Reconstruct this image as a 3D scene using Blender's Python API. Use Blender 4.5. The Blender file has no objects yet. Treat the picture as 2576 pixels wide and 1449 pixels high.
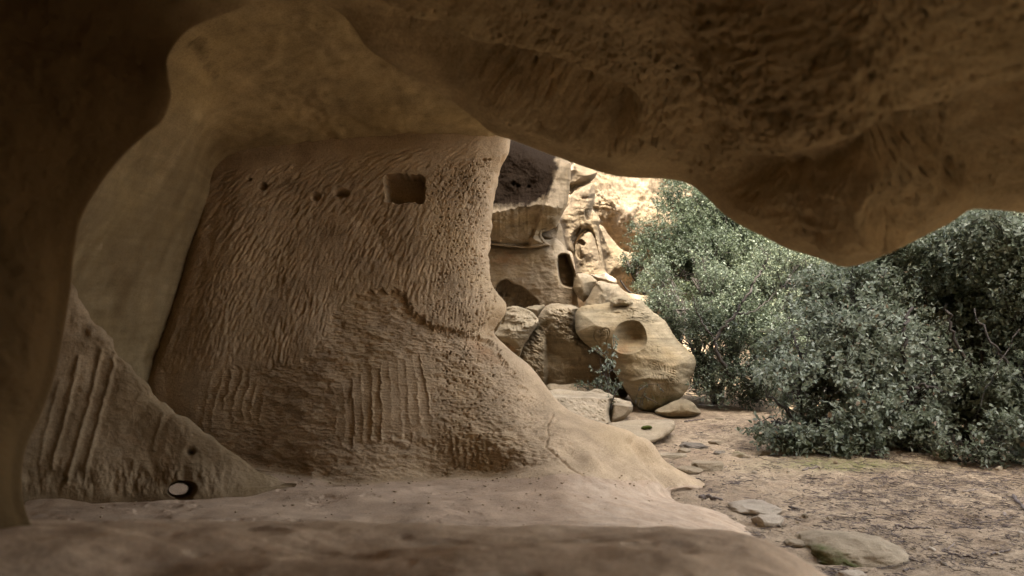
import bpy, math, random
import numpy as np

# ------------------------------------------------------------------ camera, sky, sun, exposure
S = bpy.context.scene
COL = S.collection
HFOV_F, UC, VH, EYE = 1983.0, 1288.0, 760.0, 1.36     # focal length in reference pixels, centre column, eye-level row, eye height
cam_d = bpy.data.cameras.new('camera'); cam = bpy.data.objects.new('camera', cam_d); COL.objects.link(cam)
cam.location = (0, 0, EYE); cam.rotation_euler = (math.radians(90), 0, 0)
cam_d.sensor_width = 36; cam_d.lens = 36 * HFOV_F / 2576.0
cam_d.shift_y = (VH - 724.5) / 2576.0
cam_d.clip_start = 0.02; cam_d.clip_end = 2000
cam_d.dof.use_dof = True; cam_d.dof.focus_distance = 7.5; cam_d.dof.aperture_fstop = 2.6
S.camera = cam

SUN_EL, SUN_AZ = math.radians(60), math.radians(184)   # azimuth measured clockwise from +Y: high up behind the viewer
world = bpy.data.worlds.new('World'); S.world = world; world.use_nodes = True
wn = world.node_tree.nodes; wl = world.node_tree.links
for n in list(wn): wn.remove(n)
sky = wn.new('ShaderNodeTexSky'); sky.sky_type = 'NISHITA'; sky.sun_disc = False
sky.sun_elevation = SUN_EL; sky.sun_rotation = SUN_AZ; sky.dust_density = 4.0; sky.air_density = 0.8; sky.ozone_density = 0.6
bg = wn.new('ShaderNodeBackground'); bg.inputs['Strength'].default_value = 0.15
wo = wn.new('ShaderNodeOutputWorld')
hs = wn.new('ShaderNodeHueSaturation'); hs.inputs['Saturation'].default_value = 0.4; wl.new(sky.outputs[0], hs.inputs['Color']); wl.new(hs.outputs[0], bg.inputs['Color']); wl.new(bg.outputs[0], wo.inputs['Surface'])
sun_d = bpy.data.lights.new('sun', 'SUN'); sun_d.energy = 2.0; sun_d.angle = math.radians(0.5); sun_d.color = (1.0, 0.93, 0.82)
sun = bpy.data.objects.new('sun', sun_d); COL.objects.link(sun)
sun.rotation_euler = (math.radians(90) - SUN_EL, 0, math.pi - SUN_AZ)
S.view_settings.view_transform = 'Standard'; S.view_settings.look = 'None'
S.view_settings.exposure = 3.12; S.view_settings.gamma = 1
S.cycles.max_bounces = 10; S.cycles.diffuse_bounces = 7; S.cycles.glossy_bounces = 3; S.cycles.transmission_bounces = 4
S.cycles.use_denoising = True

# ------------------------------------------------------------------ helpers
rng = np.random.default_rng(7)

def P(u, v, d):
    """reference pixel + distance -> world point(s)"""
    u = np.asarray(u, float); v = np.asarray(v, float); d = np.asarray(d, float)
    return np.stack([d * (u - UC) / HFOV_F, d + 0 * u, EYE + d * (VH - v) / HFOV_F], -1)

def pix(p):
    y = np.maximum(p[..., 1], 0.05)
    return UC + HFOV_F * p[..., 0] / y, VH - HFOV_F * (p[..., 2] - EYE) / y

def ground_d(v, z=0.0):
    return (EYE - z) * HFOV_F / (v - VH)

def sstep(a, b, x):
    t = np.clip((x - a) / (b - a), 0, 1); return t * t * (3 - 2 * t)

def _hash(ix, iy, iz, seed):
    h = (ix * 374761393 + iy * 668265263 + iz * 2147483647 + seed * 974634777) & 0xFFFFFFFF
    h = ((h ^ (h >> 13)) * 1274126177) & 0xFFFFFFFF
    h = ((h ^ (h >> 16)) * 2246822519) & 0xFFFFFFFF
    return ((h ^ (h >> 15)) & 0xFFFFFF) / float(0x7FFFFF) - 1.0

def noise3(p, seed=0):
    p = np.asarray(p, float); i = np.floor(p).astype(np.int64); f = p - i
    w = f * f * f * (f * (f * 6 - 15) + 10)
    r = 0
    for a in (0, 1):
        wx = w[..., 0] if a else 1 - w[..., 0]
        for b in (0, 1):
            wy = w[..., 1] if b else 1 - w[..., 1]
            for c in (0, 1):
                wz = w[..., 2] if c else 1 - w[..., 2]
                r = r + wx * wy * wz * _hash(i[..., 0] + a, i[..., 1] + b, i[..., 2] + c, seed)
    return r

def fbm(p, octv=4, seed=0, gain=0.5, lac=2.03):
    r = 0; a = 1.0; p = np.asarray(p, float)
    for k in range(octv):
        r = r + a * noise3(p, seed + 17 * k); p = p * lac + 5.3; a *= gain
    return r

def noise2(x, y, seed=0, octv=3, gain=0.5):
    x = np.asarray(x, float); y = np.asarray(y, float)
    return fbm(np.stack(np.broadcast_arrays(x, y, np.full_like(x, 0.37)), -1), octv, seed, gain)

def catmull(ctrl, counts, axis=0):
    """Catmull-Rom through control points along axis; counts[i] samples in segment i"""
    c = np.moveaxis(np.asarray(ctrl, float), axis, 0); n = len(c)
    out = []
    for i in range(n - 1):
        p1, p2 = c[i], c[i + 1]
        p0 = c[i - 1] if i > 0 else 2 * p1 - p2
        p3 = c[i + 2] if i + 2 < n else 2 * p2 - p1
        m1 = (p2 - p0) / 2; m2 = (p3 - p1) / 2
        # keep tangents modest where neighbouring spans are much longer
        L = np.linalg.norm(p2 - p1, axis=-1, keepdims=True)
        for m in (m1, m2):
            ln = np.linalg.norm(m, axis=-1, keepdims=True) + 1e-9
            m *= np.minimum(1, 1.35 * L / ln)
        k = counts[i]
        for t in (np.arange(k) / k):
            t2, t3 = t * t, t * t * t
            out.append((2*t3 - 3*t2 + 1) * p1 + (t3 - 2*t2 + t) * m1 + (-2*t3 + 3*t2) * p2 + (t3 - t2) * m2)
    out.append(c[-1])
    return np.moveaxis(np.array(out), 0, axis)

def seg_counts(c, axis, spacing, cap=400, visible=None):
    c = np.moveaxis(c, axis, 0); out = []
    for i in range(len(c) - 1):
        L = np.percentile(np.linalg.norm(c[i + 1] - c[i], axis=-1), 70)
        out.append(int(np.clip(math.ceil(L / spacing), 2, cap)))
    return out

def grid_normals(G, flip=False):
    du = np.gradient(G, axis=1); dv = np.gradient(G, axis=0)
    n = np.cross(du, dv); n /= np.linalg.norm(n, axis=-1, keepdims=True) + 1e-12
    return -n if flip else n

def blur2(a, k):
    for ax in (0, 1):
        pad = [(0, 0)] * a.ndim; pad[ax] = (k, k)
        b = np.pad(a, pad, mode='edge'); cs = np.cumsum(b, axis=ax)
        z = np.zeros_like(np.take(cs, [0], axis=ax)); cs = np.concatenate([z, cs], axis=ax)
        n = a.shape[ax]
        hi = np.take(cs, np.arange(n) + 2 * k + 1, axis=ax); lo = np.take(cs, np.arange(n), axis=ax)
        a = (hi - lo) / (2 * k + 1)
    return a

def mesh_obj(name, verts, faces, mat, parent=None, attrs=None, origin=None, smooth=True, uvs=None):
    """verts Nx3, faces list of Mx3 / Mx4 integer arrays"""
    verts = np.asarray(verts, float)
    if origin is None:
        lo, hi = verts.min(0), verts.max(0); origin = np.array([(lo[0] + hi[0]) / 2, (lo[1] + hi[1]) / 2, lo[2]])
    origin = np.asarray(origin, float)
    me = bpy.data.meshes.new(name)
    if not isinstance(faces, list): faces = [faces]
    faces = [np.asarray(f, np.int32) for f in faces if len(f)]
    loops = np.concatenate([f.ravel() for f in faces]) if faces else np.zeros(0, np.int32)
    tot = np.concatenate([np.full(len(f), f.shape[1], np.int32) for f in faces]) if faces else np.zeros(0, np.int32)
    st = np.concatenate([[0], np.cumsum(tot)[:-1]]).astype(np.int32)
    me.vertices.add(len(verts)); me.vertices.foreach_set('co', (verts - origin).astype(np.float32).ravel())
    me.loops.add(len(loops)); me.loops.foreach_set('vertex_index', loops)
    me.polygons.add(len(tot)); me.polygons.foreach_set('loop_start', st); me.polygons.foreach_set('loop_total', tot)
    if smooth: me.polygons.foreach_set('use_smooth', np.ones(len(tot), bool))
    if attrs:
        for k, a in attrs.items():
            at = me.attributes.new(k, 'FLOAT', 'POINT'); at.data.foreach_set('value', np.asarray(a, np.float32).ravel())
    me.update(calc_edges=True); me.validate()
    me.materials.append(mat)
    o = bpy.data.objects.new(name, me); COL.objects.link(o)
    if parent is not None:
        o.parent = parent; o.location = origin - np.array(parent.location)
    else: o.location = origin
    return o

def tag(o, label=None, cat=None, group=None, kind=None):
    if label: o['label'] = label
    if cat: o['category'] = cat
    if group: o['group'] = group
    if kind: o['kind'] = kind
    return o

def empty(name, loc):
    o = bpy.data.objects.new(name, None); o.empty_display_size = 0.1; COL.objects.link(o); o.location = loc; return o

def grid_faces(nr, nc, keep=None, flip=False, off=0):
    a = np.arange(nr * nc).reshape(nr, nc) + off
    q = np.stack([a[:-1, :-1], a[:-1, 1:], a[1:, 1:], a[1:, :-1]], -1).reshape(-1, 4)
    if keep is not None: q = q[keep.ravel()]
    return q[:, ::-1] if flip else q

def grid_obj(name, G, mat, flip=False, keep=None, attrs=None, parent=None):
    nr, nc = G.shape[:2]
    a = {k: v.ravel() for k, v in (attrs or {}).items()}
    return mesh_obj(name, G.reshape(-1, 3), grid_faces(nr, nc, keep, flip), mat, parent, a)

def smooth_closed(poly, per=8, jitter=0.0, seed=0):
    c = np.asarray(poly, float); n = len(c); out = []
    for i in range(n):
        p0, p1, p2, p3 = c[i - 1], c[i], c[(i + 1) % n], c[(i + 2) % n]
        L = np.linalg.norm(p2 - p1)
        m1 = (p2 - p0) / 2; m2 = (p3 - p1) / 2
        m1 = m1 * min(1, L / (np.linalg.norm(m1) + 1e-9)); m2 = m2 * min(1, L / (np.linalg.norm(m2) + 1e-9))
        for t in np.arange(per) / per:
            t2, t3 = t*t, t*t*t
            out.append((2*t3-3*t2+1)*p1 + (t3-2*t2+t)*m1 + (-2*t3+3*t2)*p2 + (t3-t2)*m2)
    out = np.array(out)
    if jitter:
        out = out + jitter * np.stack([noise2(out[:, 0] / 9, out[:, 1] / 9, seed), noise2(out[:, 0] / 9, out[:, 1] / 9, seed + 5)], -1)
    return out

def poly_sd(poly, q):
    """signed distance (positive inside) and nearest boundary point, for points q Nx2"""
    a = poly; b = np.roll(poly, -1, axis=0); d = b - a
    dd = (d * d).sum(-1) + 1e-12
    best = np.full(len(q), 1e18); near = np.zeros((len(q), 2)); ins = np.zeros(len(q), bool)
    for i in range(len(a)):
        w = q - a[i]; t = np.clip((w @ d[i]) / dd[i], 0, 1)
        c = a[i] + t[:, None] * d[i]; e = ((q - c) ** 2).sum(-1)
        m = e < best; best[m] = e[m]; near[m] = c[m]
        if a[i, 1] != b[i, 1]:
            cr = ((a[i, 1] > q[:, 1]) != (b[i, 1] > q[:, 1])) & (q[:, 0] < d[i, 0] * (q[:, 1] - a[i, 1]) / d[i, 1] + a[i, 0])
            ins ^= cr
    s = np.sqrt(best); return np.where(ins, s, -s), near

def soft_poly(poly, u, v, w=6.0, per=4):
    """0..1 mask of a polygon with a soft border w pixels wide"""
    q = np.stack([u.ravel(), v.ravel()], -1)
    lo = np.min(poly, 0) - 3 * w; hi = np.max(poly, 0) + 3 * w
    m = (q[:, 0] > lo[0]) & (q[:, 0] < hi[0]) & (q[:, 1] > lo[1]) & (q[:, 1] < hi[1])
    r = np.zeros(len(q))
    if m.any():
        sd, _ = poly_sd(smooth_closed(poly, per), q[m]); r[m] = sstep(-w / 2, w / 2, sd)
    return r.reshape(u.shape)

def line_dist(pts, u, v):
    pts = np.asarray(pts, float); best = np.full(u.shape, 1e9); tt = np.zeros(u.shape)
    for i in range(len(pts) - 1):
        a, b = pts[i], pts[i + 1]; d = b - a
        t = np.clip(((u - a[0]) * d[0] + (v - a[1]) * d[1]) / (d @ d + 1e-9), 0, 1)
        e = np.hypot(u - a[0] - t * d[0], v - a[1] - t * d[1])
        m = e < best; best = np.where(m, e, best)
    return best

def gauss(u, v, cu, cv, su, sv, ang=0):
    c, s = math.cos(math.radians(ang)), math.sin(math.radians(ang))
    x = (u - cu) * c + (v - cv) * s; y = -(u - cu) * s + (v - cv) * c
    return np.exp(-(x / su) ** 2 - (y / sv) ** 2)

def strokes(shape, u0, v0, n, length, width, angle, depth=1.0, seed=1, mask=None):
    """chisel strokes: height raster (0 = untouched face, negative = dents) of scooped marks; angle(u,v) in degrees, image sense"""
    H = np.zeros(shape); r = np.random.default_rng(seed)
    for k in range(n):
        cu = u0 + r.random() * shape[1]; cv = v0 + r.random() * shape[0]
        L = length * r.uniform(0.55, 1.35); W = width * r.uniform(0.7, 1.3)
        th = math.radians(angle(cu, cv) + r.normal(0, 8)); A = depth * r.uniform(0.45, 1.0)
        R = int(L) + 3
        x0 = int(cu - u0); y0 = int(cv - v0)
        xa, xb, ya, yb = max(0, x0 - R), min(shape[1], x0 + R), max(0, y0 - R), min(shape[0], y0 + R)
        if xb <= xa or yb <= ya: continue
        X, Y = np.meshgrid(np.arange(xa, xb) - x0, np.arange(ya, yb) - y0)
        s = X * math.cos(th) - Y * math.sin(th); t = X * math.sin(th) + Y * math.cos(th)
        t = t + 0.004 * s * s * r.normal()
        prof = A * (1.0 - (t / W) ** 2) * np.clip(1 - (s / L) ** 2, -1, 1) - 0.25 * A * s / L
        H[ya:yb, xa:xb] = np.minimum(H[ya:yb, xa:xb], -np.maximum(prof, 0))
    return H

def streaks(shape, u0, v0, n, length, width, angle, seed=1):
    """overlapping chisel streaks, raised and sunk, following a direction field"""
    H = np.zeros(shape); r = np.random.default_rng(seed)
    for k in range(n):
        cu = u0 + r.random() * shape[1]; cv = v0 + r.random() * shape[0]
        L = length * r.uniform(0.5, 1.3); W = width * r.uniform(0.7, 1.4); th = math.radians(angle(cu, cv) + r.normal(0, 6)); R = int(L * 1.4) + 3
        x0 = int(cu - u0); y0 = int(cv - v0)
        xa, xb, ya, yb = max(0, x0 - R), min(shape[1], x0 + R), max(0, y0 - R), min(shape[0], y0 + R)
        if xb <= xa or yb <= ya: continue
        X, Y = np.meshgrid(np.arange(xa, xb) - x0, np.arange(ya, yb) - y0)
        s = X * math.cos(th) - Y * math.sin(th); t = X * math.sin(th) + Y * math.cos(th) + 0.004 * s * s * r.normal() if False else X * math.sin(th) + Y * math.cos(th)
        H[ya:yb, xa:xb] += (0.6 if k % 3 == 0 else -1.0) * r.uniform(.4, 1) * np.exp(-(t / W) ** 2 - (s / L) ** 4) * (1 - .45 * s / L)
    return H / max(1e-6, H.std()) * 1.0

def raster(H, u0, v0, u, v):
    H = H.copy(); H[:2] = 0; H[-2:] = 0; H[:, :2] = 0; H[:, -2:] = 0
    x = np.clip(u - u0, 0, H.shape[1] - 1.001); y = np.clip(v - v0, 0, H.shape[0] - 1.001)
    i = x.astype(int); j = y.astype(int); fx = x - i; fy = y - j
    return (H[j, i] * (1 - fx) + H[j, i + 1] * fx) * (1 - fy) + (H[j + 1, i] * (1 - fx) + H[j + 1, i + 1] * fx) * fy

# ------------------------------------------------------------------ materials
def nodes_of(name):
    m = bpy.data.materials.new(name); m.use_nodes = True
    nt = m.node_tree; b = nt.nodes['Principled BSDF']; return m, nt, nt.nodes, nt.links, b

def ramp(nd, stops, interp='LINEAR'):
    r = nd.new('ShaderNodeValToRGB'); r.color_ramp.interpolation = interp
    e = r.color_ramp.elements
    while len(e) < len(stops): e.new(0.5)
    for k, (p, c) in enumerate(stops):
        e[k].position = p; e[k].color = (*c, 1) if not isinstance(c, (int, float)) else (c, c, c, 1)
    return r

def mixc(nd, ln, fac, a, b, mode='MIX'):
    m = nd.new('ShaderNodeMix'); m.data_type = 'RGBA'; m.blend_type = mode
    for sock, val in ((m.inputs[0], fac), (m.inputs[6], a), (m.inputs[7], b)):
        if isinstance(val, bpy.types.NodeSocket): ln.new(val, sock)
        elif isinstance(val, (int, float)): sock.default_value = val
        else: sock.default_value = (*val, 1)
    return m.outputs[2]

def sandstone(name, light, dark, tint, strata=0.25, grain=0.5, bump=0.35, pit=0.0, big=0.7, fine=1.0, rough=0.95):
    """weathered sandstone: broad tone patches, faint bedding, mineral specks, grain bump; reads 'soot', 'moss', 'rust', 'pale' point attributes"""
    m, nt, nd, ln, b = nodes_of(name)
    geo = nd.new('ShaderNodeNewGeometry'); pos = geo.outputs['Position']
    def noise(scale, detail=5, rough=0.55, vec=pos, dist=0.0):
        n = nd.new('ShaderNodeTexNoise'); n.inputs['Scale'].default_value = scale; n.inputs['Detail'].default_value = detail
        n.inputs['Roughness'].default_value = rough; n.inputs['Distortion'].default_value = dist; ln.new(vec, n.inputs['Vector']); return n.outputs['Fac']
    def att(k):
        a = nd.new('ShaderNodeAttribute'); a.attribute_name = k; return a.outputs['Fac']
    n1 = noise(big, 6, 0.6, dist=0.4); r1 = ramp(nd, [(0.32, dark), (0.68, light)]); ln.new(n1, r1.inputs['Fac'])
    n2 = noise(5.5 * fine, 8, 0.65); r2 = ramp(nd, [(0.30, 0.72), (0.70, 1.14)]); ln.new(n2, r2.inputs['Fac'])
    c = mixc(nd, ln, 1.0, r1.outputs['Color'], r2.outputs['Color'], 'MULTIPLY')
    n3 = noise(1.9, 4, 0.5); r3 = ramp(nd, [(0.48, 0.0), (0.72, 0.75)]); ln.new(n3, r3.inputs['Fac'])
    c = mixc(nd, ln, r3.outputs['Color'], c, tint)
    mp = nd.new('ShaderNodeMapping'); mp.inputs['Scale'].default_value = (0.7, 0.7, 9.0); mp.inputs['Rotation'].default_value = (0.06, 0.09, 0)
    ln.new(pos, mp.inputs['Vector'])
    n4 = noise(2.2, 5, 0.6, mp.outputs['Vector'], 0.5); r4 = ramp(nd, [(0.36, 1 - strata), (0.62, 1 + strata * .3)]); ln.new(n4, r4.inputs['Fac'])
    c = mixc(nd, ln, 1.0, c, r4.outputs['Color'], 'MULTIPLY')
    n5 = noise(95 * fine, 3, 0.7); r5 = ramp(nd, [(0.34, 1 - .45 * grain), (0.52, 1.0), (0.74, 1 + .25 * grain)]); ln.new(n5, r5.inputs['Fac'])
    c = mixc(nd, ln, 1.0, c, r5.outputs['Color'], 'MULTIPLY')
    nb = noise(11, 6, 0.7)
    def edge(k, lo=0.42, hi=0.58):
        mt = nd.new('ShaderNodeMath'); mt.operation = 'ADD'; ln.new(att(k), mt.inputs[0])
        sb = nd.new('ShaderNodeMath'); sb.operation = 'MULTIPLY_ADD'; ln.new(nb, sb.inputs[0]); sb.inputs[1].default_value = 0.9; sb.inputs[2].default_value = -0.45
        ln.new(sb.outputs[0], mt.inputs[1])
        ml = nd.new('ShaderNodeMath'); ml.operation = 'MULTIPLY'; ln.new(mt.outputs[0], ml.inputs[0])
        r = ramp(nd, [(lo, 0.0), (hi, 1.0)]); ln.new(mt.outputs[0], r.inputs['Fac']); return r.outputs['Color']
    c = mixc(nd, ln, att('painted_shade'), c, (0.105, 0.068, 0.030))  # shade of the cave's left side, mixed into the stone colour
    c = mixc(nd, ln, edge('rust', 0.3, 0.9), c, (0.25, 0.125, 0.055))
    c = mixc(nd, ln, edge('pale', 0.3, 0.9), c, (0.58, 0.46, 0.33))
    c = mixc(nd, ln, edge('soot_shade', 0.3, 0.75), c, (0.020, 0.013, 0.008))
    c = mixc(nd, ln, edge('moss', 0.35, 0.8), c, (0.075, 0.085, 0.026))
    ln.new(c, b.inputs['Base Color']); b.inputs['Roughness'].default_value = rough
    b.inputs['Specular IOR Level'].default_value = 0.02
    s1 = noise(30 * fine, 8, 0.72)
    s2 = noise(150 * fine, 4, 0.7)
    ad = nd.new('ShaderNodeMath'); ad.operation = 'MULTIPLY_ADD'; ln.new(s2, ad.inputs[0]); ad.inputs[1].default_value = 0.35; ln.new(s1, ad.inputs[2])
    h = ad.outputs[0]
    if pit:
        vo = nd.new('ShaderNodeTexVoronoi'); vo.inputs['Scale'].default_value = 26; ln.new(pos, vo.inputs['Vector'])
        rp = ramp(nd, [(0.0, 0.0), (0.35, 1.0)]); ln.new(vo.outputs['Distance'], rp.inputs['Fac'])
        a2 = nd.new('ShaderNodeMath'); a2.operation = 'MULTIPLY_ADD'; ln.new(rp.outputs['Color'], a2.inputs[0]); a2.inputs[1].default_value = pit; ln.new(h, a2.inputs[2]); h = a2.outputs[0]
    bp = nd.new('ShaderNodeBump'); bp.inputs['Strength'].default_value = bump; bp.inputs['Distance'].default_value = 0.03
    ln.new(h, bp.inputs['Height']); ln.new(bp.outputs[0], b.inputs['Normal'])
    return m

M_WALL = sandstone('sandstone_worked', (0.48, 0.353, 0.218), (0.37, 0.270, 0.165), (0.44, 0.317, 0.178), strata=0.10, grain=0.55, bump=0.45)
M_VAULT = sandstone('sandstone_vault', (0.45, 0.345, 0.19), (0.34, 0.258, 0.14), (0.41, 0.305, 0.15), strata=0.14, grain=0.5, bump=0.30)
M_FLOOR = sandstone('sandstone_floor', (0.47, 0.338, 0.222), (0.35, 0.250, 0.165), (0.42, 0.298, 0.188), strata=0.0, grain=0.6, bump=0.35, fine=1.3)
M_LEDGE = sandstone('sandstone_ledge', (0.62, 0.457, 0.305), (0.48, 0.353, 0.235), (0.56, 0.413, 0.268), strata=0.0, grain=0.6, bump=0.35, fine=1.3)
M_SHELTER = sandstone('sandstone_shelter', (0.34, 0.26, 0.165), (0.24, 0.18, 0.11), (0.31, 0.22, 0.115), strata=0.14, grain=0.5, bump=0.6)
M_ARCH = sandstone('sandstone_arch', (0.54, 0.41, 0.225), (0.42, 0.315, 0.168), (0.48, 0.36, 0.185), strata=0.14, grain=0.45, bump=0.5, pit=0.0, big=1.6)
M_BOULDER = sandstone('sandstone_boulder', (0.34, 0.27, 0.175), (0.235, 0.185, 0.115), (0.30, 0.225, 0.13), strata=0.22, grain=0.6, bump=0.5)
M_STONE = sandstone('sandstone_stone', (0.40, 0.32, 0.215), (0.26, 0.205, 0.135), (0.35, 0.27, 0.17), strata=0.12, grain=0.7, bump=0.6, big=3, fine=2)
M_GREY = sandstone('grey_stone', (0.30, 0.25, 0.19), (0.15, 0.125, 0.10), (0.24, 0.2, 0.15), strata=0.1, grain=0.8, bump=0.7, big=4, fine=2)
M_PALE = sandstone('pale_stone', (0.50, 0.42, 0.315), (0.37, 0.30, 0.215), (0.44, 0.355, 0.255), strata=0.1, grain=0.6, bump=0.6, big=4, fine=2)
M_FAR_CLIFF = sandstone('sandstone_far', (0.27, 0.205, 0.13), (0.17, 0.128, 0.083), (0.235, 0.17, 0.095), strata=0.25, grain=0.5, bump=0.8, big=0.5)
M_CLIFF = sandstone('sandstone_cliff', (0.52, 0.40, 0.27), (0.32, 0.24, 0.16), (0.44, 0.32, 0.18), strata=0.25, grain=0.5, bump=0.8, big=0.5)
# ------------------------------------------------------------------ the worked wall, its flaring foot and the chamber floor (one continuous rock face)
def rows_to_xyz(rows): return np.array([[P(*k) for k in r] for r in rows])

ROWS = [  # K0 hidden left .. K6 outer silhouette, K7 K8 wrapped round the back; (column, row, distance)
 [(430,-120,6.6),(545,-90,6.0),(760,-90,6.0),(960,-90,6.0),(1120,-90,6.0),(1215,-70,6.0),(1290,-60,6.3),(1270,-60,6.9),(1120,-60,8.0)],
 [(430,435,6.3),(545,428,5.75),(760,398,5.75),(960,372,5.75),(1120,352,5.75),(1218,338,5.80),(1280,350,6.0),(1262,345,6.6),(1120,340,7.8)],
 [(410,480,6.3),(530,480,5.75),(740,470,5.75),(950,460,5.75),(1110,450,5.75),(1208,440,5.80),(1250,435,6.0),(1235,430,6.6),(1100,430,7.8)],
 [(380,620,6.3),(503,620,5.72),(720,605,5.70),(930,600,5.70),(1090,598,5.70),(1192,598,5.78),(1227,600,6.0),(1208,600,6.6),(1080,600,7.8)],
 [(340,740,6.3),(470,740,5.70),(700,725,5.65),(910,720,5.65),(1080,720,5.65),(1192,718,5.74),(1228,712,6.0),(1210,715,6.6),(1080,720,7.8)],
 [(310,830,6.3),(440,830,5.68),(690,805,5.60),(900,795,5.60),(1070,790,5.58),(1195,782,5.65),(1262,772,5.95),(1240,775,6.6),(1100,790,7.8)],
 [(290,890,6.3),(420,890,5.66),(680,870,5.55),(890,860,5.52),(1060,850,5.50),(1180,845,5.58),(1237,842,5.85),(1220,842,6.5),(1100,850,7.6)],
 [(265,960,6.2),(395,960,5.64),(670,950,5.50),(880,945,5.42),(1080,940,5.40),(1235,925,5.48),(1332,922,5.80),(1300,930,6.4),(1150,940,7.4)],
 [(270,1030,6.2),(400,1030,5.62),(660,1040,5.45),(870,1040,5.32),(1090,1040,5.28),(1290,1015,5.33),(1428,1030,5.75),(1400,1045,6.3),(1250,1050,7.2)],
 [(300,1080,6.2),(430,1080,5.60),(650,1100,5.42),(870,1110,5.25),(1100,1110,5.20),(1340,1085,5.15),(1603,1092,5.75),(1570,1110,6.3),(1450,1130,7.0)],
 [(330,1120,6.1),(470,1130,5.55),(640,1165,5.38),(870,1200,5.10),(1150,1188,5.10),(1400,1150,4.95),(1668,1160,5.80),(1650,1180,6.3),(1550,1200,6.8)],
 [(250,1140,5.6),(470,1148,5.40),(640,1180,5.22),(880,1215,4.97),(1180,1206,4.93),(1440,1200,4.72),(1778,1222,5.84),(1790,1245,5.95),(1700,1280,6.2)],
 [(150,1210,4.85),(300,1215,4.75),(590,1222,4.78),(900,1240,4.52),(1200,1243,4.45),(1470,1250,4.36),(1722,1246,5.50),(1740,1268,5.55),(1760,1330,5.6)],
 [(50,1270,4.15),(200,1270,4.10),(560,1285,4.02),(900,1290,3.98),(1230,1290,3.96),(1530,1290,4.08),(1866,1300,4.99),(1885,1330,5.0),(1900,1400,5.05)],
 [(0,1330,3.55),(150,1330,3.50),(540,1338,3.46),(900,1342,3.46),(1260,1342,3.46),(1600,1340,3.62),(1952,1368,4.43),(1975,1400,4.44),(2000,1480,4.5)],
 [(-60,1430,2.98),(100,1430,2.98),(520,1430,3.0),(900,1430,3.0),(1280,1430,3.0),(1680,1424,3.02),(2062,1450,3.90),(2090,1490,3.9),(2120,1590,3.95)],
 [(-300,1700,2.15),(-100,1700,2.15),(450,1700,2.2),(900,1700,2.2),(1350,1700,2.2),(1800,1680,2.2),(2420,1640,3.05),(2450,1700,3.05),(2500,1850,3.1)],
]
C = rows_to_xyz(ROWS)
nr = [12, 70, 90, 80, 60, 44, 60, 60, 46, 44, 24, 30, 32, 28, 36, 30]
nc = [14, 120, 120, 96, 84, 110, 16, 10]
G = catmull(catmull(C, nr, 0), nc, 1)
row_param = np.concatenate([i + np.arange(k) / k for i, k in enumerate(nr)] + [[len(nr)]])
col_param = np.concatenate([i + np.arange(k) / k for i, k in enumerate(nc)] + [[len(nc)]])
RP, CP = np.meshgrid(row_param, col_param, indexing='ij')
u, v = pix(G)
N = grid_normals(blur2(G, 3))
if (N[200, 250] @ (np.array([0, 0, EYE]) - G[200, 250])) < 0: N = -N; wall_flip = True
else: wall_flip = False
front = sstep(6.3, 5.75, CP)                    # 0 on the back of the pillar
onwall = sstep(10.6, 9.9, RP)                   # 1 on the upright face, 0 on the floor

# polygons in reference pixels
break_line = [(760,905),(800,865),(835,800),(865,770),(900,742),(960,728),(1012,735),(1030,765),(1060,800),(1090,822),(1130,828),(1200,846),(1236,860)]
lower = break_line + [(1300,940),(1400,1050),(1440,1150),(1300,1190),(900,1215),(600,1175),(500,1120),(560,950),(700,925)]
grooveA = [(860,958),(905,940),(965,915),(1010,905),(1060,893),(1078,900),(1088,960),(1105,1040),(1122,1090),(1100,1112),(1010,1105),(930,1110),(862,1120),(845,1060)]
grooveB = [(515,960),(560,935),(660,930),(670,1000),(672,1052),(600,1062),(560,1085),(505,1085),(500,1020)]
grooveC = [(1120,1085),(1200,1110),(1260,1120),(1285,1150),(1270,1172),(1130,1170),(1090,1160)]
ju = u + 9 * noise2(u / 16, v / 16, 131) + 4 * noise2(u / 6, v / 6, 132); jv = v + 9 * noise2(u / 16, v / 16, 133) + 4 * noise2(u / 6, v / 6, 134)
mL = soft_poly(lower, ju, jv, 7)
mA = soft_poly(grooveA, ju, jv, 24); mB = soft_poly(grooveB, ju, jv, 26); mC = soft_poly(grooveC, ju, jv, 22)

def ang(a, b):
    t = np.interp(b, [340, 400, 460, 560, 700, 850, 1000], [14, 24, 42, 56, 66, 76, 84])
    return t + np.interp(a, [450, 700, 1000, 1200], [-8, 0, 4, 14]) * (1 if b > 450 else 0.4)
ST1 = streaks((640, 920), 400, 300, 13000, 9, 1.8, ang, 3)
ST2 = streaks((640, 920), 400, 300, 6000, 13, 2.9, ang, 5)
h1 = raster(ST1, 400, 300, u, v); h2 = raster(ST2, 400, 300, u, v)
top_soft = sstep(335, 372, v + 0.12 * (u - 1240) * 0 + np.interp(u, [545, 960, 1240], [-66, -22, 8]))
mChis = (1 - mL) * front * onwall * sstep(0.85, 1.15, CP) * sstep(1.02, 1.2, RP) * (1 - sstep(930, 1010, v))
edge_r = sstep(1235, 1185, u)
H = mChis * (0.0019 * h1 + 0.0022 * h2) * (.75 + .5 * noise2(u / 70, v / 70, 145)) * (0.35 + 0.65 * edge_r)
# strokes towards the lit right edge turn into scattered pits
pits = strokes((560, 260), 1040, 400, 800, 7, 2.6, lambda a, b: 70, 1.0, 9)
H += 0.0045 * raster(pits, 1040, 400, u, v) * sstep(1050, 1120, u) * (1 - mL) * front * onwall * sstep(1262, 1240, u) * (v < 850)
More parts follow.
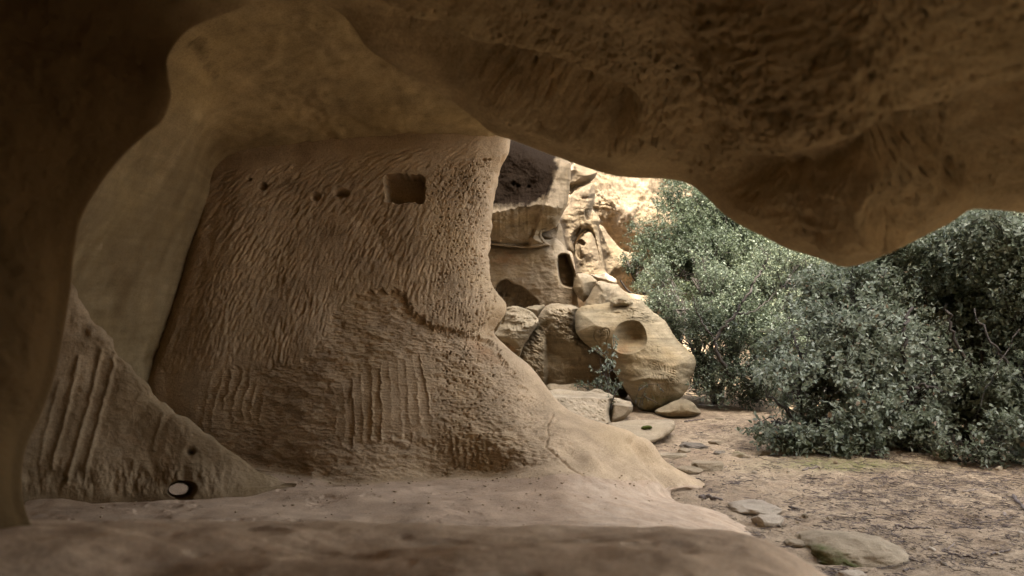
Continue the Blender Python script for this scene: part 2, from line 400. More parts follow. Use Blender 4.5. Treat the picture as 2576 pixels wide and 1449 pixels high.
# spalled lower part: set back under a crisp broken lip, then ragged
dl = line_dist(break_line, u, v)
H += -0.030 * mL * np.exp(-dl / 60.0) * (0.25 + 0.75 * sstep(840, 1020, u)) * front * onwall
flak = fbm(np.stack([u / 34, v / 13, 0 * u], -1), 5, 21, 0.62)
tex2 = fbm(np.stack([u / 11, v / 5.5, 0 * u], -1), 4, 33, 0.6)
low_fade = mL * front * onwall
H += low_fade * (0.0042 * np.floor(flak * 3.2) / 3.2 + 0.004 * flak + 0.0012 * tex2) * (1 - 0.75 * mA) * (1 - 0.6 * mB)
rag = strokes((420, 480), 980, 800, 1600, 9, 3.0, lambda a, b: np.interp(a, [1050, 1250, 1400], [-10, -24, -40]), 1.0, 19)
H += 0.0026 * raster(rag, 980, 800, u, v) * low_fade * sstep(1060, 1120, u) * (1 - sstep(1330, 1440, u))
# pick-mark columns: stepped flutes with rippled borders
def flute(u, v, pitch, lean, phase, ripple, seed):
    rp = 3.2 * noise2(u / 18, v / 9, seed, 3, 0.6) + 6 * noise2(u / 50, v / 60, seed + 8, 2)
    x = (u - lean * (v - 1000) + rp) / pitch + phase; k = np.floor(x); f = x - k
    amp = 0.6 + 0.5 * _hash(k.astype(np.int64), 3, 7, seed)
    stepv = np.abs(((v + 3 * noise2(u / 20, v / 20, seed + 4)) / ripple) % 1 - 0.5)
    return amp * (0.75 * np.sqrt(np.clip(1 - (2 * f - 0.85) ** 2, 0, 1)) * -1 + 0.35) + 0.13 * stepv * 2
H += 0.022 * mA * (.65 + .6 * noise2(u / 40, v / 50, 45)) * flute(u, v, 23.5, 0.16 * sstep(900, 1090, u) , 0.2, 7.5, 41) * onwall
H += 0.015 * mB * (.7 + .6 * noise2(u / 40, v / 50, 49)) * flute(u, v, 24, -0.16, 0.1, 5.5, 43) * onwall
H += 0.018 * mC * flute(u, v, 14, 0.1, 0.1, 7, 47) * onwall
# foot of the wall: undercut slot and a broken fringe
H += -0.02 * gauss(u, v, 1130, 1185, 160, 16, -3) * front
H += 0.010 * fbm(np.stack([u / 10, v / 14, 0 * u], -1), 3, 51, 0.6) * gauss(u, v, 1150, 1125, 170, 26, 8) * onwall
# niche and the small sockets
niche = soft_poly([(971,447),(985,441),(1050,441),(1064,447),(1066,470),(1065,500),(1055,507),(985,507),(971,502),(970,470)], u + 4 * noise2(u / 17, v / 17, 141), v + 4 * noise2(u / 17, v / 17, 143), 8, 3)
H = H * (1 - niche) - 0.17 * niche
for (cu, cv, ru, rv, dep) in ((662, 469, 9, 9, .06), (794, 494, 10, 9, .06), (858, 485, 16, 9, .08), (630, 452, 4, 4, .03), (1222, 402, 5, 4, .03), (1234, 402, 4, 3, .03)):
    H -= dep * np.exp(-(((u - cu) / ru) ** 2 + ((v - cv) / rv) ** 2) ** 2) * front
# left margin of the face is a straight smoother border
H += 0.02 * (1 - sstep(1.0, 1.16, CP)) * onwall * sstep(0.8, 1, CP)
# large swells, pillar edge lumps, floor relief
p = G
H += 0.020 * fbm(p * 1.4, 3, 61) * front * onwall
H += 0.026 * fbm(p * np.array([3, 3, 4.0]), 4, 63, 0.55) * sstep(4.9, 5.9, CP) * sstep(1, 1.5, RP) * sstep(7.3, 5.5, RP)
H += 0.018 * fbm(p * 2.6, 3, 65) * sstep(8.5, 11, RP)
fl = sstep(10.7, 11.4, RP)
H += fl * (0.012 * fbm(p * np.array([2.2, 3, 3.0]), 3, 67, 0.5))
H += fl * -0.008 * sstep(0.25, 0.6, fbm(p * np.array([4, 6, 4.0]), 4, 68, 0.6)) * sstep(1500, 900, u)
# ripple of a smooth trough down the lit slope, bump and hairline joint
H += -0.045 * np.exp(-(line_dist([(1600,1105),(1640,1160),(1690,1215),(1720,1240)], u, v) / 16) ** 2)
H += 0.05 * gauss(u, v, 1480, 1168, 26, 17, 20) - 0.03 * gauss(u, v, 1450, 1150, 30, 12, 30)
crack = line_dist([(1395,1035),(1378,1070),(1383,1090),(1374,1122),(1392,1140),(1440,1185),(1470,1205)], u + 2 * noise2(u / 9, v / 9, 71), v)
H -= 0.012 * np.exp(-(crack / 2.2) ** 2)
for pl in ([(455,1010),(500,1150)],):
    pass
H -= 0.03 * gauss(u, v, 830, 1214, 34, 5, 2) + 0.015 * gauss(u, v, 900, 1216, 60, 6, 2)
G = G + N * H[..., None]
G[..., 2] -= .10 * np.exp(-((G[..., 0] + 1.98) / .28) ** 2 - ((G[..., 1] - 4.85) / .42) ** 2) * (RP > 10.6)
split = sum(nr[:11])                              # the floor starts in front of the crease
nrm = grid_normals(G, wall_flip)
rust = 0.55 * gauss(u, v, 1215, 880, 60, 34, 30) + 0.35 * gauss(u, v, 1090, 815, 60, 20, 20) + 0.3 * gauss(u, v, 900, 720, 60, 30, 0)
paleA = 0.24 * sstep(10.6, 11.5, RP) * sstep(1150, 1500, u) + 0.2 * sstep(8, 10, RP) * sstep(1350, 1500, u)
rust = rust + 0.30 * gauss(u, v, 1470, 1175, 34, 20, 20) + 0.35 * (np.exp(-(crack / 6) ** 2))
rr_ = np.random.default_rng(55); fsel = np.argwhere((RP > 10.75) & (RP < 14.5) & (CP > 1.2) & (CP < 5.6)); wsel = np.exp(-(RP[fsel[:, 0], fsel[:, 1]] - 10.8) / 1.1) + .06
crumbs = G[tuple(fsel[rr_.choice(len(fsel), 520, p=wsel / wsel.sum())].T)]
def with_normals(o, n):
    me = o.data; me.normals_split_custom_set_from_vertices(n.reshape(-1, 3).astype(np.float32).tolist())
ow = grid_obj('carved_wall', G[:split + 1], M_WALL, wall_flip, None, {'rust': rust[:split + 1], 'pale': paleA[:split + 1]})
with_normals(ow, nrm[:split + 1])
tag(ow, 'tool-marked sandstone wall with a square niche and grooved flaring foot', 'rock wall', kind='thing')
of = grid_obj('cave_floor', G[split:], M_FLOOR, wall_flip, None, {'rust': rust[split:], 'pale': paleA[split:]})
with_normals(of, nrm[split:])
tag(of, 'pale worn rock floor in front of the carved wall', kind='structure')

# ------------------------------------------------------------------ smooth left wall running up into the vault
SEC = [  # sections at distance y: (x, z) from the foot of the left wall over the vault to the outer lip
 (5.95, [(-2.95,-.1),(-2.75,.3),(-2.60,.9),(-2.40,1.5),(-2.24,2.05),(-2.10,2.36),(-1.56,2.45),(-.96,2.53),(-.48,2.59),(-.12,2.63),(.10,2.75),(.22,3.2),(.3,3.9)]),
 (5.45, [(-2.90,-.1),(-2.74,.3),(-2.58,.9),(-2.40,1.5),(-2.24,2.04),(-2.03,2.42),(-1.52,2.58),(-.95,2.64),(-.46,2.68),(-.06,2.69),(.18,2.8),(.3,3.2),(.35,3.9)]),
 (4.80, [(-3.05,-.1),(-2.92,.3),(-2.74,.9),(-2.50,1.5),(-2.18,2.05),(-1.90,2.52),(-1.45,2.76),(-.92,2.83),(-.44,2.82),(0,2.78),(.22,2.85),(.34,3.2),(.4,3.9)]),
 (4.10, [(-2.90,-.1),(-2.80,.3),(-2.64,.9),(-2.42,1.5),(-2.08,2.08),(-1.78,2.58),(-1.36,2.86),(-.88,2.95),(-.42,2.92),(0,2.86),(.24,2.92),(.36,3.3),(.4,3.9)]),
 (3.30, [(-2.70,-.1),(-2.64,.3),(-2.51,.9),(-2.31,1.5),(-2.0,2.1),(-1.70,2.62),(-1.30,2.92),(-.85,3.0),(-.42,2.97),(0,2.9),(.24,2.95),(.36,3.3),(.4,3.9)]),
 (2.50, [(-2.30,-.1),(-2.2,.3),(-2.1,.9),(-2.0,1.5),(-1.9,2.1),(-1.6,2.62),(-1.25,2.9),(-.82,2.98),(-.42,2.97),(0,2.92),(.24,3.0),(.36,3.3),(.4,3.9)]),
]
C = np.array([[(x, y, z) for x, z in s] for y, s in SEC])
G = catmull(catmull(C, [24, 34, 36, 36, 20], 0), [14, 24, 26, 26, 24, 30, 30, 30, 24, 12, 8, 6], 1)
u, v = pix(G)
N = grid_normals(G)
vf = bool((N[60, 120] @ (np.array([0, 4.0, 1.5]) - G[60, 120])) < 0)
if vf: N = -N
H = 0.05 * fbm(G * np.array([0.9, 0.7, 0.9]), 3, 81) + 0.007 * fbm(G * 6, 4, 83, 0.55) + .003 * fbm(G * 17, 3, 84, .6)
rough_zone = np.clip(fbm(G * np.array([2.0, 1.6, 2.0]), 3, 85) + 0.5 * gauss(u, v, 900, 270, 240, 90, 10) - 0.15, 0, 1)
H += rough_zone * 0.016 * fbm(G * np.array([16, 9, 16.0]), 4, 87, 0.6)
H += 0.03 * gauss(u, v, 470, 330, 40, 220, 6)
# a shallow scar edge across the dome
scar = line_dist([(700,80),(690,140),(620,200),(560,225),(500,235)], u, v)
H += -0.025 * sstep(0, 26, scar) * gauss(u, v, 560, 140, 170, 90)
painted_shade = 0.6 * sstep(-1.6, -2.2, G[..., 0] + .25 * noise3(G * 1.2, 88)) + .14 * fbm(G * 1.5, 3, 89) + .12 * fbm(G * np.array([9, 9, 1.3]), 3, 86) * sstep(-1.6, -2.1, G[..., 0])  # left wall painted darker for the light falling off, plus random tone
soot_shade = 0.5 * gauss(u, v, 505, 125, 52, 34, 10) + 0.5 * gauss(u, v, 540, 190, 26, 40, -30)
pale = 0.25 * gauss(u, v, 270, 620, 90, 130, 0)
G = G + N * H[..., None]
o = grid_obj('cave_vault', G, M_VAULT, vf, None, {'soot_shade': soot_shade, 'pale': pale, 'painted_shade': np.clip(painted_shade, 0, 1)})
tag(o, 'smooth left wall curving up into a domed cave ceiling', kind='structure')

# ------------------------------------------------------------------ low ridge springing from the left wall, pierced by a small hole
base = [(-60,1225,4.18),(60,1236,4.28),(200,1246,4.34),(330,1250,4.36),(430,1252,4.36),(520,1246,4.40),(620,1234,4.48),(735,1224,4.66)]
mid1 = [(-40,1150,4.20),(75,1170,4.31),(205,1190,4.38),(335,1205,4.42),(435,1215,4.42),(530,1218,4.44),(635,1220,4.52),(745,1222,4.67)]
mid2 = [(20,900,4.22),(110,1000,4.34),(225,1060,4.44),(345,1110,4.50),(440,1140,4.49),(545,1168,4.52),(650,1200,4.58),(752,1222,4.69)]
mid3 = [(90,720,4.24),(165,850,4.37),(260,930,4.47),(370,1010,4.53),(465,1070,4.56),(570,1130,4.58),(665,1190,4.63),(758,1222,4.71)]
crest= [(120,590,4.28),(182,735,4.40),(288,868,4.52),(400,998,4.60),(490,1075,4.64),(588,1140,4.66),(680,1195,4.69),(765,1223,4.74)]
back1= [(120,620,4.45),(184,760,4.56),(286,890,4.68),(398,1020,4.70),(490,1100,4.70),(585,1155,4.73),(675,1203,4.81),(765,1226,4.85)]
back2= [(130,1240,4.8),(195,1240,4.8),(290,1240,4.74),(400,1240,4.72),(490,1240,4.72),(585,1240,4.74),(675,1236,4.78),(765,1236,4.85)]
skirt = [(a, b + 70, c_ - .02) for a, b, c_ in base]
C = rows_to_xyz([skirt, base, mid1, mid2, mid3, crest, back1, back2])
nrr = [10, 22, 60, 60, 50, 12, 50]; ncc = [40, 50, 50, 50, 44, 44, 40]
G = catmull(catmull(C, nrr, 0), ncc, 1)
rp = np.concatenate([i + np.arange(k) / k for i, k in enumerate(nrr)] + [[len(nrr)]]); RP, CP = np.meshgrid(rp, np.zeros(G.shape[1]), indexing='ij')
u, v = pix(G)
N = grid_normals(blur2(G, 2)); rf = bool((N[70, 160] @ (np.array([0, 0, EYE]) - G[70, 160])) < 0)
if rf: N = -N
RP = RP - 1; fr = sstep(4.2, 3.7, RP) * sstep(-.3, .1, RP)
H = 0.02 * fbm(G * 3, 3, 91) + 0.0035 * fbm(G * 14, 4, 93, 0.6)
for k, ln_ in enumerate([[(255,880),(225,1010),(185,1150),(170,1215)], [(292,885),(262,1010),(232,1120),(215,1195)], [(200,900),(160,1060),(130,1180)], [(150,960),(110,1100),(95,1190)], [(410,1040),(385,1130)]]):
    dd = line_dist(ln_, u + 3 * noise2(u / 20, v / 20, 94), v); H += fr * (0.010 * np.exp(-(dd / 5.0) ** 2) - 0.003 * np.exp(-((dd - 14) / 9.0) ** 2)) * (0.5 if k > 2 else 1)
H += fr * 0.014 * fbm(np.stack([u / 16, v / 30, 0 * u], -1), 3, 95) * gauss(u, v, 250, 1205, 330, 40)
H += 0.014 * fbm(np.stack([u / 40, v / 40, 0 * u], -1), 3, 96) * sstep(4.6, 4.0, abs(RP - 4) + 3.6)
H -= fr * 0.06 * gauss(u, v, 478, 1135, 9, 7)
G = G + N * H[..., None]
# the hole: an oblique tube, wider on the near side
ru = np.hypot((u - 459) / 38, (v - 1232) / 23); nearside = RP < 3.9
tube = nearside * (1 - sstep(0.80, 1.05, ru))
G = G + tube[..., None] * (P(451, 1231, 4.66) - P(461, 1232, 4.38))
keepv = ~((nearside & (np.hypot((u - 459) / 38, (v - 1232) / 23) < 0.72)) | (~nearside & (np.hypot((u - 447) / 46, (v - 1228) / 30) < 1)))
kf = keepv[:-1, :-1] | keepv[1:, 1:]
rust = 0.35 * gauss(u, v, 380, 1120, 120, 60, 20)
o = grid_obj('rock_ridge', G, M_WALL, rf, kf, {'rust': rust, 'painted_shade': np.clip(.55 + .25 * fbm(G * 2.5, 3, 97), 0, 1)})  # brown darkening over the ridge is shade put into its colour
tag(o, 'low fluted rock ridge sloping down to the cave floor, pierced by a small round hole', 'rock ridge', kind='thing')

# ------------------------------------------------------------------ near ledge across the bottom of the view
L = [
 [(-700,1335,2.75),(0,1335,2.75),(500,1345,2.75),(1000,1352,2.75),(1400,1355,2.75),(1750,1365,2.8),(1850,1400,2.85),(1950,1500,2.9)],
 [(-700,1300,2.10),(0,1300,2.15),(500,1316,2.15),(1000,1326,2.15),(1400,1330,2.15),(1780,1328,2.15),(1950,1372,2.15),(2080,1460,2.2)],
 [(-700,1305,1.80),(0,1305,1.85),(500,1326,1.88),(1000,1335,1.88),(1400,1340,1.88),(1780,1340,1.9),(1970,1392,1.92),(2110,1490,2.0)],
 [(-700,1350,1.45),(0,1350,1.45),(500,1375,1.45),(1000,1385,1.45),(1400,1390,1.45),(1780,1400,1.5),(2000,1450,1.55),(2200,1580,1.7)],
 [(-800,1440,1.15),(0,1440,1.15),(500,1450,1.15),(1000,1460,1.15),(1400,1470,1.15),(1780,1480,1.18),(2080,1560,1.2),(2400,1800,1.4)],
 [(-900,1650,.85),(0,1650,.85),(500,1650,.85),(1000,1660,.85),(1400,1680,.85),(1780,1700,.85),(2250,1850,.9),(2900,2300,1.0)],
 [(-1500,2400,.5),(0,2400,.5),(500,2400,.5),(1000,2400,.5),(1400,2400,.5),(1780,2400,.5),(2500,2700,.5),(3600,3800,.5)],
]
C = rows_to_xyz(L)
G = catmull(catmull(C, [24, 20, 44, 44, 30, 16], 0), [20, 60, 60, 50, 50, 30, 30], 1)
u, v = pix(G)
N = grid_normals(G); lf = bool(N[60, 100, 2] < 0)
if lf: N = -N
H = 0.015 * fbm(G * 3.5, 3, 101) + 0.003 * fbm(G * np.array([9, 12, 9.0]), 4, 103, 0.6)
H += -0.008 * sstep(0.25, 0.8, fbm(G * np.array([7, 10, 7.0]), 3, 105)) - 0.05 * gauss(u, v, 260, 1400, 330, 30, -2)
H += -0.012 * gauss(u, v, 1520, 1356, 50, 6) - 0.06 * gauss(u, v, 60, 1440, 120, 30) - 0.03 * gauss(u, v, 700, 1430, 420, 18, 2)
G = G + N * H[..., None]
o = grid_obj('rock_ledge', G, M_LEDGE, lf, None, {'rust': 0 * u})
tag(o, 'rounded dark rock ledge across the bottom, right in front of the viewer', 'rock ledge', kind='thing')

# ------------------------------------------------------------------ near arch: dark pillar on the left, low roof sweeping across the top
EDGE = [  # edge pixel, distance, outward direction in degrees (image sense, 90 = up)
 (170,1700,1.45,185),(128,1449,1.55,183),(104,1381,1.6,183),(78,1319,1.65,182),(55,1240,1.7,182),(62,1136,1.75,182),(104,1040,1.8,182),(138,943,1.82,182),(158,848,1.85,182),(176,740,1.88,180),
 (186,640,1.9,178),(203,552,1.92,172),(246,474,1.95,166),(304,398,1.98,160),(370,336,2.0,156),(408,304,2.02,156),(430,245,2.04,158),(424,195,2.06,155),(424,140,2.1,146),(476,74,2.2,125),(560,38,2.3,112),(668,-2,2.45,100),(735,-14,2.55,88),
 (792,0,2.65,75),(855,32,2.75,66),(893,74,2.8,62),(926,122,2.85,62),(985,163,2.9,64),(1050,202,2.95,66),(1130,250,3.0,68),(1190,295,3.03,70),(1240,335,3.05,74),(1297,355,3.05,80),(1394,392,3.02,82),(1477,422,3.0,84),(1560,444,2.95,86),
 (1682,451,2.85,86),(1735,464,2.8,85),(1773,492,2.72,84),(1811,530,2.65,83),(1859,564,2.55,83),(1925,597,2.45,84),(1978,624,2.35,85),(2031,641,2.28,86),(2078,657,2.2,87),(2121,671,2.15,87),(2169,664,2.12,88),(2217,645,2.1,89),(2279,617,2.1,89),(2336,588,2.1,89),(2394,559,2.12,89),(2437,530,2.15,89),(2480,527,2.17,88),(2576,536,2.2,88),
 (2800,570,2.2,86),(3100,640,2.1,78),(3400,760,1.9,66)]
E = np.array(EDGE, float)
off = [(1900, 1.35), (900, 1.2), (360, .85), (130, .5), (40, .2), (0, 0), (-1, None), (0, 0)]
rails = []
for (dist, dd) in [(2600, 1.6), (1000, 1.25), (360, .9), (130, .55), (40, .22)]:
    a = np.radians(E[:, 3]); rails.append(P(E[:, 0] + dist * np.cos(a), E[:, 1] - dist * np.sin(a), E[:, 2] + dd))
rails.append(P(E[:, 0], E[:, 1], E[:, 2]))
g = {30: .045, 100: .12, 230: .225, 420: .33, 700: .43, 1300: .56, 2600: .72}
for dist, f in g.items():
    a = np.radians(E[:, 3]); ff_ = f * np.interp(E[:, 0] + 0 * E[:, 1], [0, 430, 800], [.30, .42, 1.0]); rl = P(E[:, 0] + dist * np.cos(a), E[:, 1] - dist * np.sin(a), E[:, 2] * (1 - ff_))
    for q_ in range({30: 0, 100: 1, 230: 4, 420: 10, 700: 16, 1300: 16, 2600: 16}[dist]):   # the lip's outline fades out into the broad roof
        rl[30:-2] = .25 * rl[29:-3] + .5 * rl[30:-2] + .25 * rl[31:-1]
    rails.append(rl)
C = np.array(rails)
cnt = [max(3, int(np.hypot(E[i + 1, 0] - E[i, 0], E[i + 1, 1] - E[i, 1]) / 4.0)) if -200 < E[i, 0] < 2560 else 16 for i in range(len(E) - 1)]
C = catmull(C, [8, 8, 8, 8, 8, 10, 22, 34, 48, 60, 60, 40], 0)
G = catmull(C, cnt, 1)
u, v = pix(G)
N = grid_normals(blur2(G, 3)); k = int(G.shape[0] * .5)
af = bool((N[k, 400] @ (np.array([0, 0, EYE]) - G[k, 400])) < 0)
if af: N = -N
fs = np.arange(G.shape[0])[:, None] + 0 * u; fs = sstep(44, 72, fs)
roof = sstep(700, 1000, u)
H = 0.045 * fbm(G * 1.7, 3, 111) * fs
# scooped dents in rows, running up to the right, on the roof
dents = strokes((900, 2000), 700, -120, 5200, 21, 5.5, lambda a, b: np.interp(a, [900, 1400, 1800, 2600], [48, 40, 18, 6]), 1.0, 13)
dents2 = strokes((900, 2000), 700, -120, 500, 46, 17, lambda a, b: np.interp(a, [900, 1400, 1800, 2600], [40, 34, 14, 4]), 1.0, 14)
patch = sstep(-0.25, 0.35, fbm(np.stack([u / 260, v / 200, 0 * u], -1), 3, 115))
H += roof * fs * (0.0085 * raster(dents, 700, -120, u, v) * (0.35 + 0.65 * patch) + 0.010 * raster(dents2, 700, -120, u, v) * patch)
H += roof * fs * 0.006 * fbm(np.stack([(u + v) / 60, v / 14, 0 * u], -1), 4, 117, 0.55) * sstep(1500, 1900, u)
# hollows: long dark trough, round boss, hollow right of it
H += -0.12 * np.exp(-(line_dist([(905,60),(1000,110),(1120,150),(1260,190),(1400,230),(1540,300)], u, v) / 46) ** 2) * fs
H += 0.03 * np.exp(-(line_dist([(1000,200),(1200,280),(1400,345),(1600,400)], u, v) / 30) ** 2) * fs
H += 0.05 * gauss(u, v, 2120, 600, 240, 60, -10) * fs
H += -0.10 * np.exp(-(line_dist([(1850,470),(2000,440),(2200,390),(2400,340),(2600,300)], u, v) / 50) ** 2) * fs
H += -0.025 * gauss(u, v, 2240, 515, 75, 62, 0) * fs + 0.04 * np.exp(-((np.hypot((u - 2240) / 1.15, v - 515) - 72) / 12) ** 2) * fs * sstep(2330, 2200, u)
H += -0.07 * gauss(u, v, 2470, 430, 140, 60, 20) * fs + 0.02 * np.exp(-(line_dist([(2576,520),(2400,545),(2250,600)], u, v) / 30) ** 2) * fs
H += 0.012 * fbm(G * 9, 4, 119, 0.55) * fs
G = G + N * H[..., None]
painted_shade = 0.97 * sstep(640, 360, u + 60 * noise2(u / 150, v / 150, 121))  # left pillar painted dark, as if hardly any light reached it
o = grid_obj('rock_arch', G, M_ARCH, af, None, {'painted_shade': painted_shade})
tag(o, 'dark near sandstone arch: pillar at the left and low pitted roof overhead', 'rock arch', kind='thing')

# ------------------------------------------------------------------ the rest of the cliff the cave is cut into (unseen closed masses over, behind and left, shaped to block light)
def rock_mass(name, poly, z0, z1, seed, label=None):
    pl = smooth_closed(poly, 10); n = len(pl); zs = np.linspace(z0, z1, 26); ring = []
    for k, z in enumerate(zs):
        a = np.concatenate([pl, np.full((n, 1), z)], 1)
        c = pl.mean(0); d = pl - c; d /= np.linalg.norm(d, axis=1, keepdims=True)
        h = 0.35 * fbm(a * 0.35, 4, seed); a[:, :2] += d * h[:, None]; ring.append(a)
    V = np.concatenate(ring + [np.array([[*pl.mean(0), z0]]), np.array([[*pl.mean(0), z1]])])
    F = []
    idx = np.arange(26 * n).reshape(26, n); nx = np.roll(idx, -1, 1)
    q = np.stack([idx[:-1], nx[:-1], nx[1:], idx[1:]], -1).reshape(-1, 4)
    b = 26 * n
    t0 = np.stack([nx[0], idx[0], np.full(n, b)], -1); t1 = np.stack([idx[-1], nx[-1], np.full(n, b + 1)], -1)
    o = mesh_obj(name, V, [q, t0, t1], M_CLIFF); tag(o, label, kind='structure'); return o
rock_mass('cliff', [(-16,-14),(.7,-14),(.75,1),(.7,3.0),(.4,3.9),(.15,5.0),(.0,6.3),(-.6,7.8),(-4,9.0),(-16,10)], 3.25, 20, 201, 'unseen sandstone cliff above the cave, built tall to block sun and sky')
rock_mass('cliff', [(.2,-14),(14,-14),(12,-7),(8,-4),(4.2,-1.0),(2.6,1.2),(1.6,2.5),(.9,3.0),(.3,2.8),(.2,0)], 3.3, 16, 207, 'lower shoulder of the sandstone cliff above the low roof')
rock_mass('cliff', [(-16,-14),(-3.3,-14),(-3.0,-2),(-2.9,2),(-2.85,4),(-3.1,5.5),(-2.6,6.6),(-.9,6.75),(-1.0,7.6),(-4,9),(-16,10)], -1, 4.2, 203, 'unseen cliff mass added behind the left wall of the cave to keep light out')
rock_mass('cliff', [(-6,-14),(12,-14),(12,-7),(5,-4),(2.4,-1.8),(1.8,-1.7),(1.4,-1.7),(.4,-1.4),(-1,-1.3),(-3.2,-.6),(-6,-.6)], -1, 4.2, 205, 'unseen back of the cave behind the viewer, added to block light')
# ------------------------------------------------------------------ ground outside
def ground_z(x, y):
    z = 0.03 * noise2(x * 0.8, y * 0.8, 301) + 0.012 * noise2(x * 3.1, y * 3.1, 303, 4, 0.55)
    z = z + 0.30 * sstep(9, 13, y) * sstep(1.6, 0.3, x) + 0.5 * sstep(13, 22, y) + 2.5 * sstep(24, 60, y)
    return z
def ground_mat():
    m, nt, nd, ln, b = nodes_of('sandy_ground')
    geo = nd.new('ShaderNodeNewGeometry'); pos = geo.outputs['Position']
    def noise(scale, detail=5, rough=0.6, dist=0.0):
        n = nd.new('ShaderNodeTexNoise'); n.inputs['Scale'].default_value = scale; n.inputs['Detail'].default_value = detail
        n.inputs['Roughness'].default_value = rough; n.inputs['Distortion'].default_value = dist; ln.new(pos, n.inputs['Vector']); return n.outputs['Fac']
    r1 = ramp(nd, [(0.3, (0.26, 0.182, 0.115)), (0.52, (0.395, 0.295, 0.188)), (0.72, (0.46, 0.35, 0.228))]); ln.new(noise(1.1, 7, 0.65, 0.5), r1.inputs['Fac'])
    r2 = ramp(nd, [(0.32, 0.62), (0.55, 1.0), (0.75, 1.15)]); ln.new(noise(9, 8, 0.72), r2.inputs['Fac'])
    c = mixc(nd, ln, 1.0, r1.outputs['Color'], r2.outputs['Color'], 'MULTIPLY')
    r3 = ramp(nd, [(0.36, 0.55), (0.5, 1.0), (0.7, 1.2)]); ln.new(noise(75, 4, 0.8), r3.inputs['Fac'])
    c = mixc(nd, ln, 1.0, c, r3.outputs['Color'], 'MULTIPLY')
    at = nd.new('ShaderNodeAttribute'); at.attribute_name = 'litter'
    ml = nd.new('ShaderNodeMath'); ml.operation = 'MULTIPLY'; ln.new(at.outputs['Fac'], ml.inputs[0])
    r4 = ramp(nd, [(0.42, 0.0), (0.6, 1.0)]); ln.new(noise(14, 6, 0.75, 0.8), r4.inputs['Fac']); ln.new(r4.outputs['Color'], ml.inputs[1])
    c = mixc(nd, ln, ml.outputs[0], c, (0.125, 0.086, 0.055))
    am = nd.new('ShaderNodeAttribute'); am.attribute_name = 'moss'
    mm = nd.new('ShaderNodeMath'); mm.operation = 'MULTIPLY'; ln.new(am.outputs['Fac'], mm.inputs[0])
    r5 = ramp(nd, [(0.35, 0.0), (0.6, 1.0)]); ln.new(noise(18, 6, 0.7), r5.inputs['Fac']); ln.new(r5.outputs['Color'], mm.inputs[1])
    c = mixc(nd, ln, mm.outputs[0], c, (0.17, 0.165, 0.06))
    ln.new(c, b.inputs['Base Color']); b.inputs['Roughness'].default_value = 0.95; b.inputs['Specular IOR Level'].default_value = 0.12
    bp = nd.new('ShaderNodeBump'); bp.inputs['Strength'].default_value = 0.7; bp.inputs['Distance'].default_value = 0.03
    ln.new(noise(38, 9, 0.78), bp.inputs['Height']); ln.new(bp.outputs[0], b.inputs['Normal'])
    return m
M_GROUND = ground_mat()
xs = np.concatenate([np.linspace(-150, -8, 20)[:-1], np.linspace(-8, -.5, 16)[:-1], np.linspace(-.5, 8, 340), np.linspace(8, 20, 25)[1:], np.linspace(20, 160, 20)[1:]])
ys = np.concatenate([np.linspace(-40, 1.5, 14)[:-1], np.linspace(1.5, 9, 300)[:-1], np.linspace(9, 25, 120)[:-1], np.linspace(25, 200, 24)])
X, Y = np.meshgrid(xs, ys); Z = ground_z(X, Y)
gu, gv = UC + HFOV_F * X / np.maximum(Y, .1), VH + HFOV_F * EYE / np.maximum(Y, .1)
litter = np.clip(sstep(1750, 2300, gu + 250 * noise2(X * 1.5, Y * 1.5, 305)) * sstep(1500, 1120, gv) + 0.5 * sstep(0.1, .6, noise2(X * 2.2, Y * 2.2, 307)), 0, 1) * 0.8 + 0.7 * sstep(7.2, 8.5, Y)
moss = np.clip(1.2 * gauss(gu, gv, 2130, 1172, 190, 14, 0), 0, 1)
Z = Z + 0.012 * fbm(np.stack([X * 9, Y * 9, 0 * X], -1), 4, 309, 0.6) * (Y < 9)
grid_obj('ground', np.stack([X, Y, Z], -1), M_GROUND, False, None, {'litter': np.clip(litter, 0, 1), 'moss': moss})
bpy.data.objects['ground']['kind'] = 'structure'

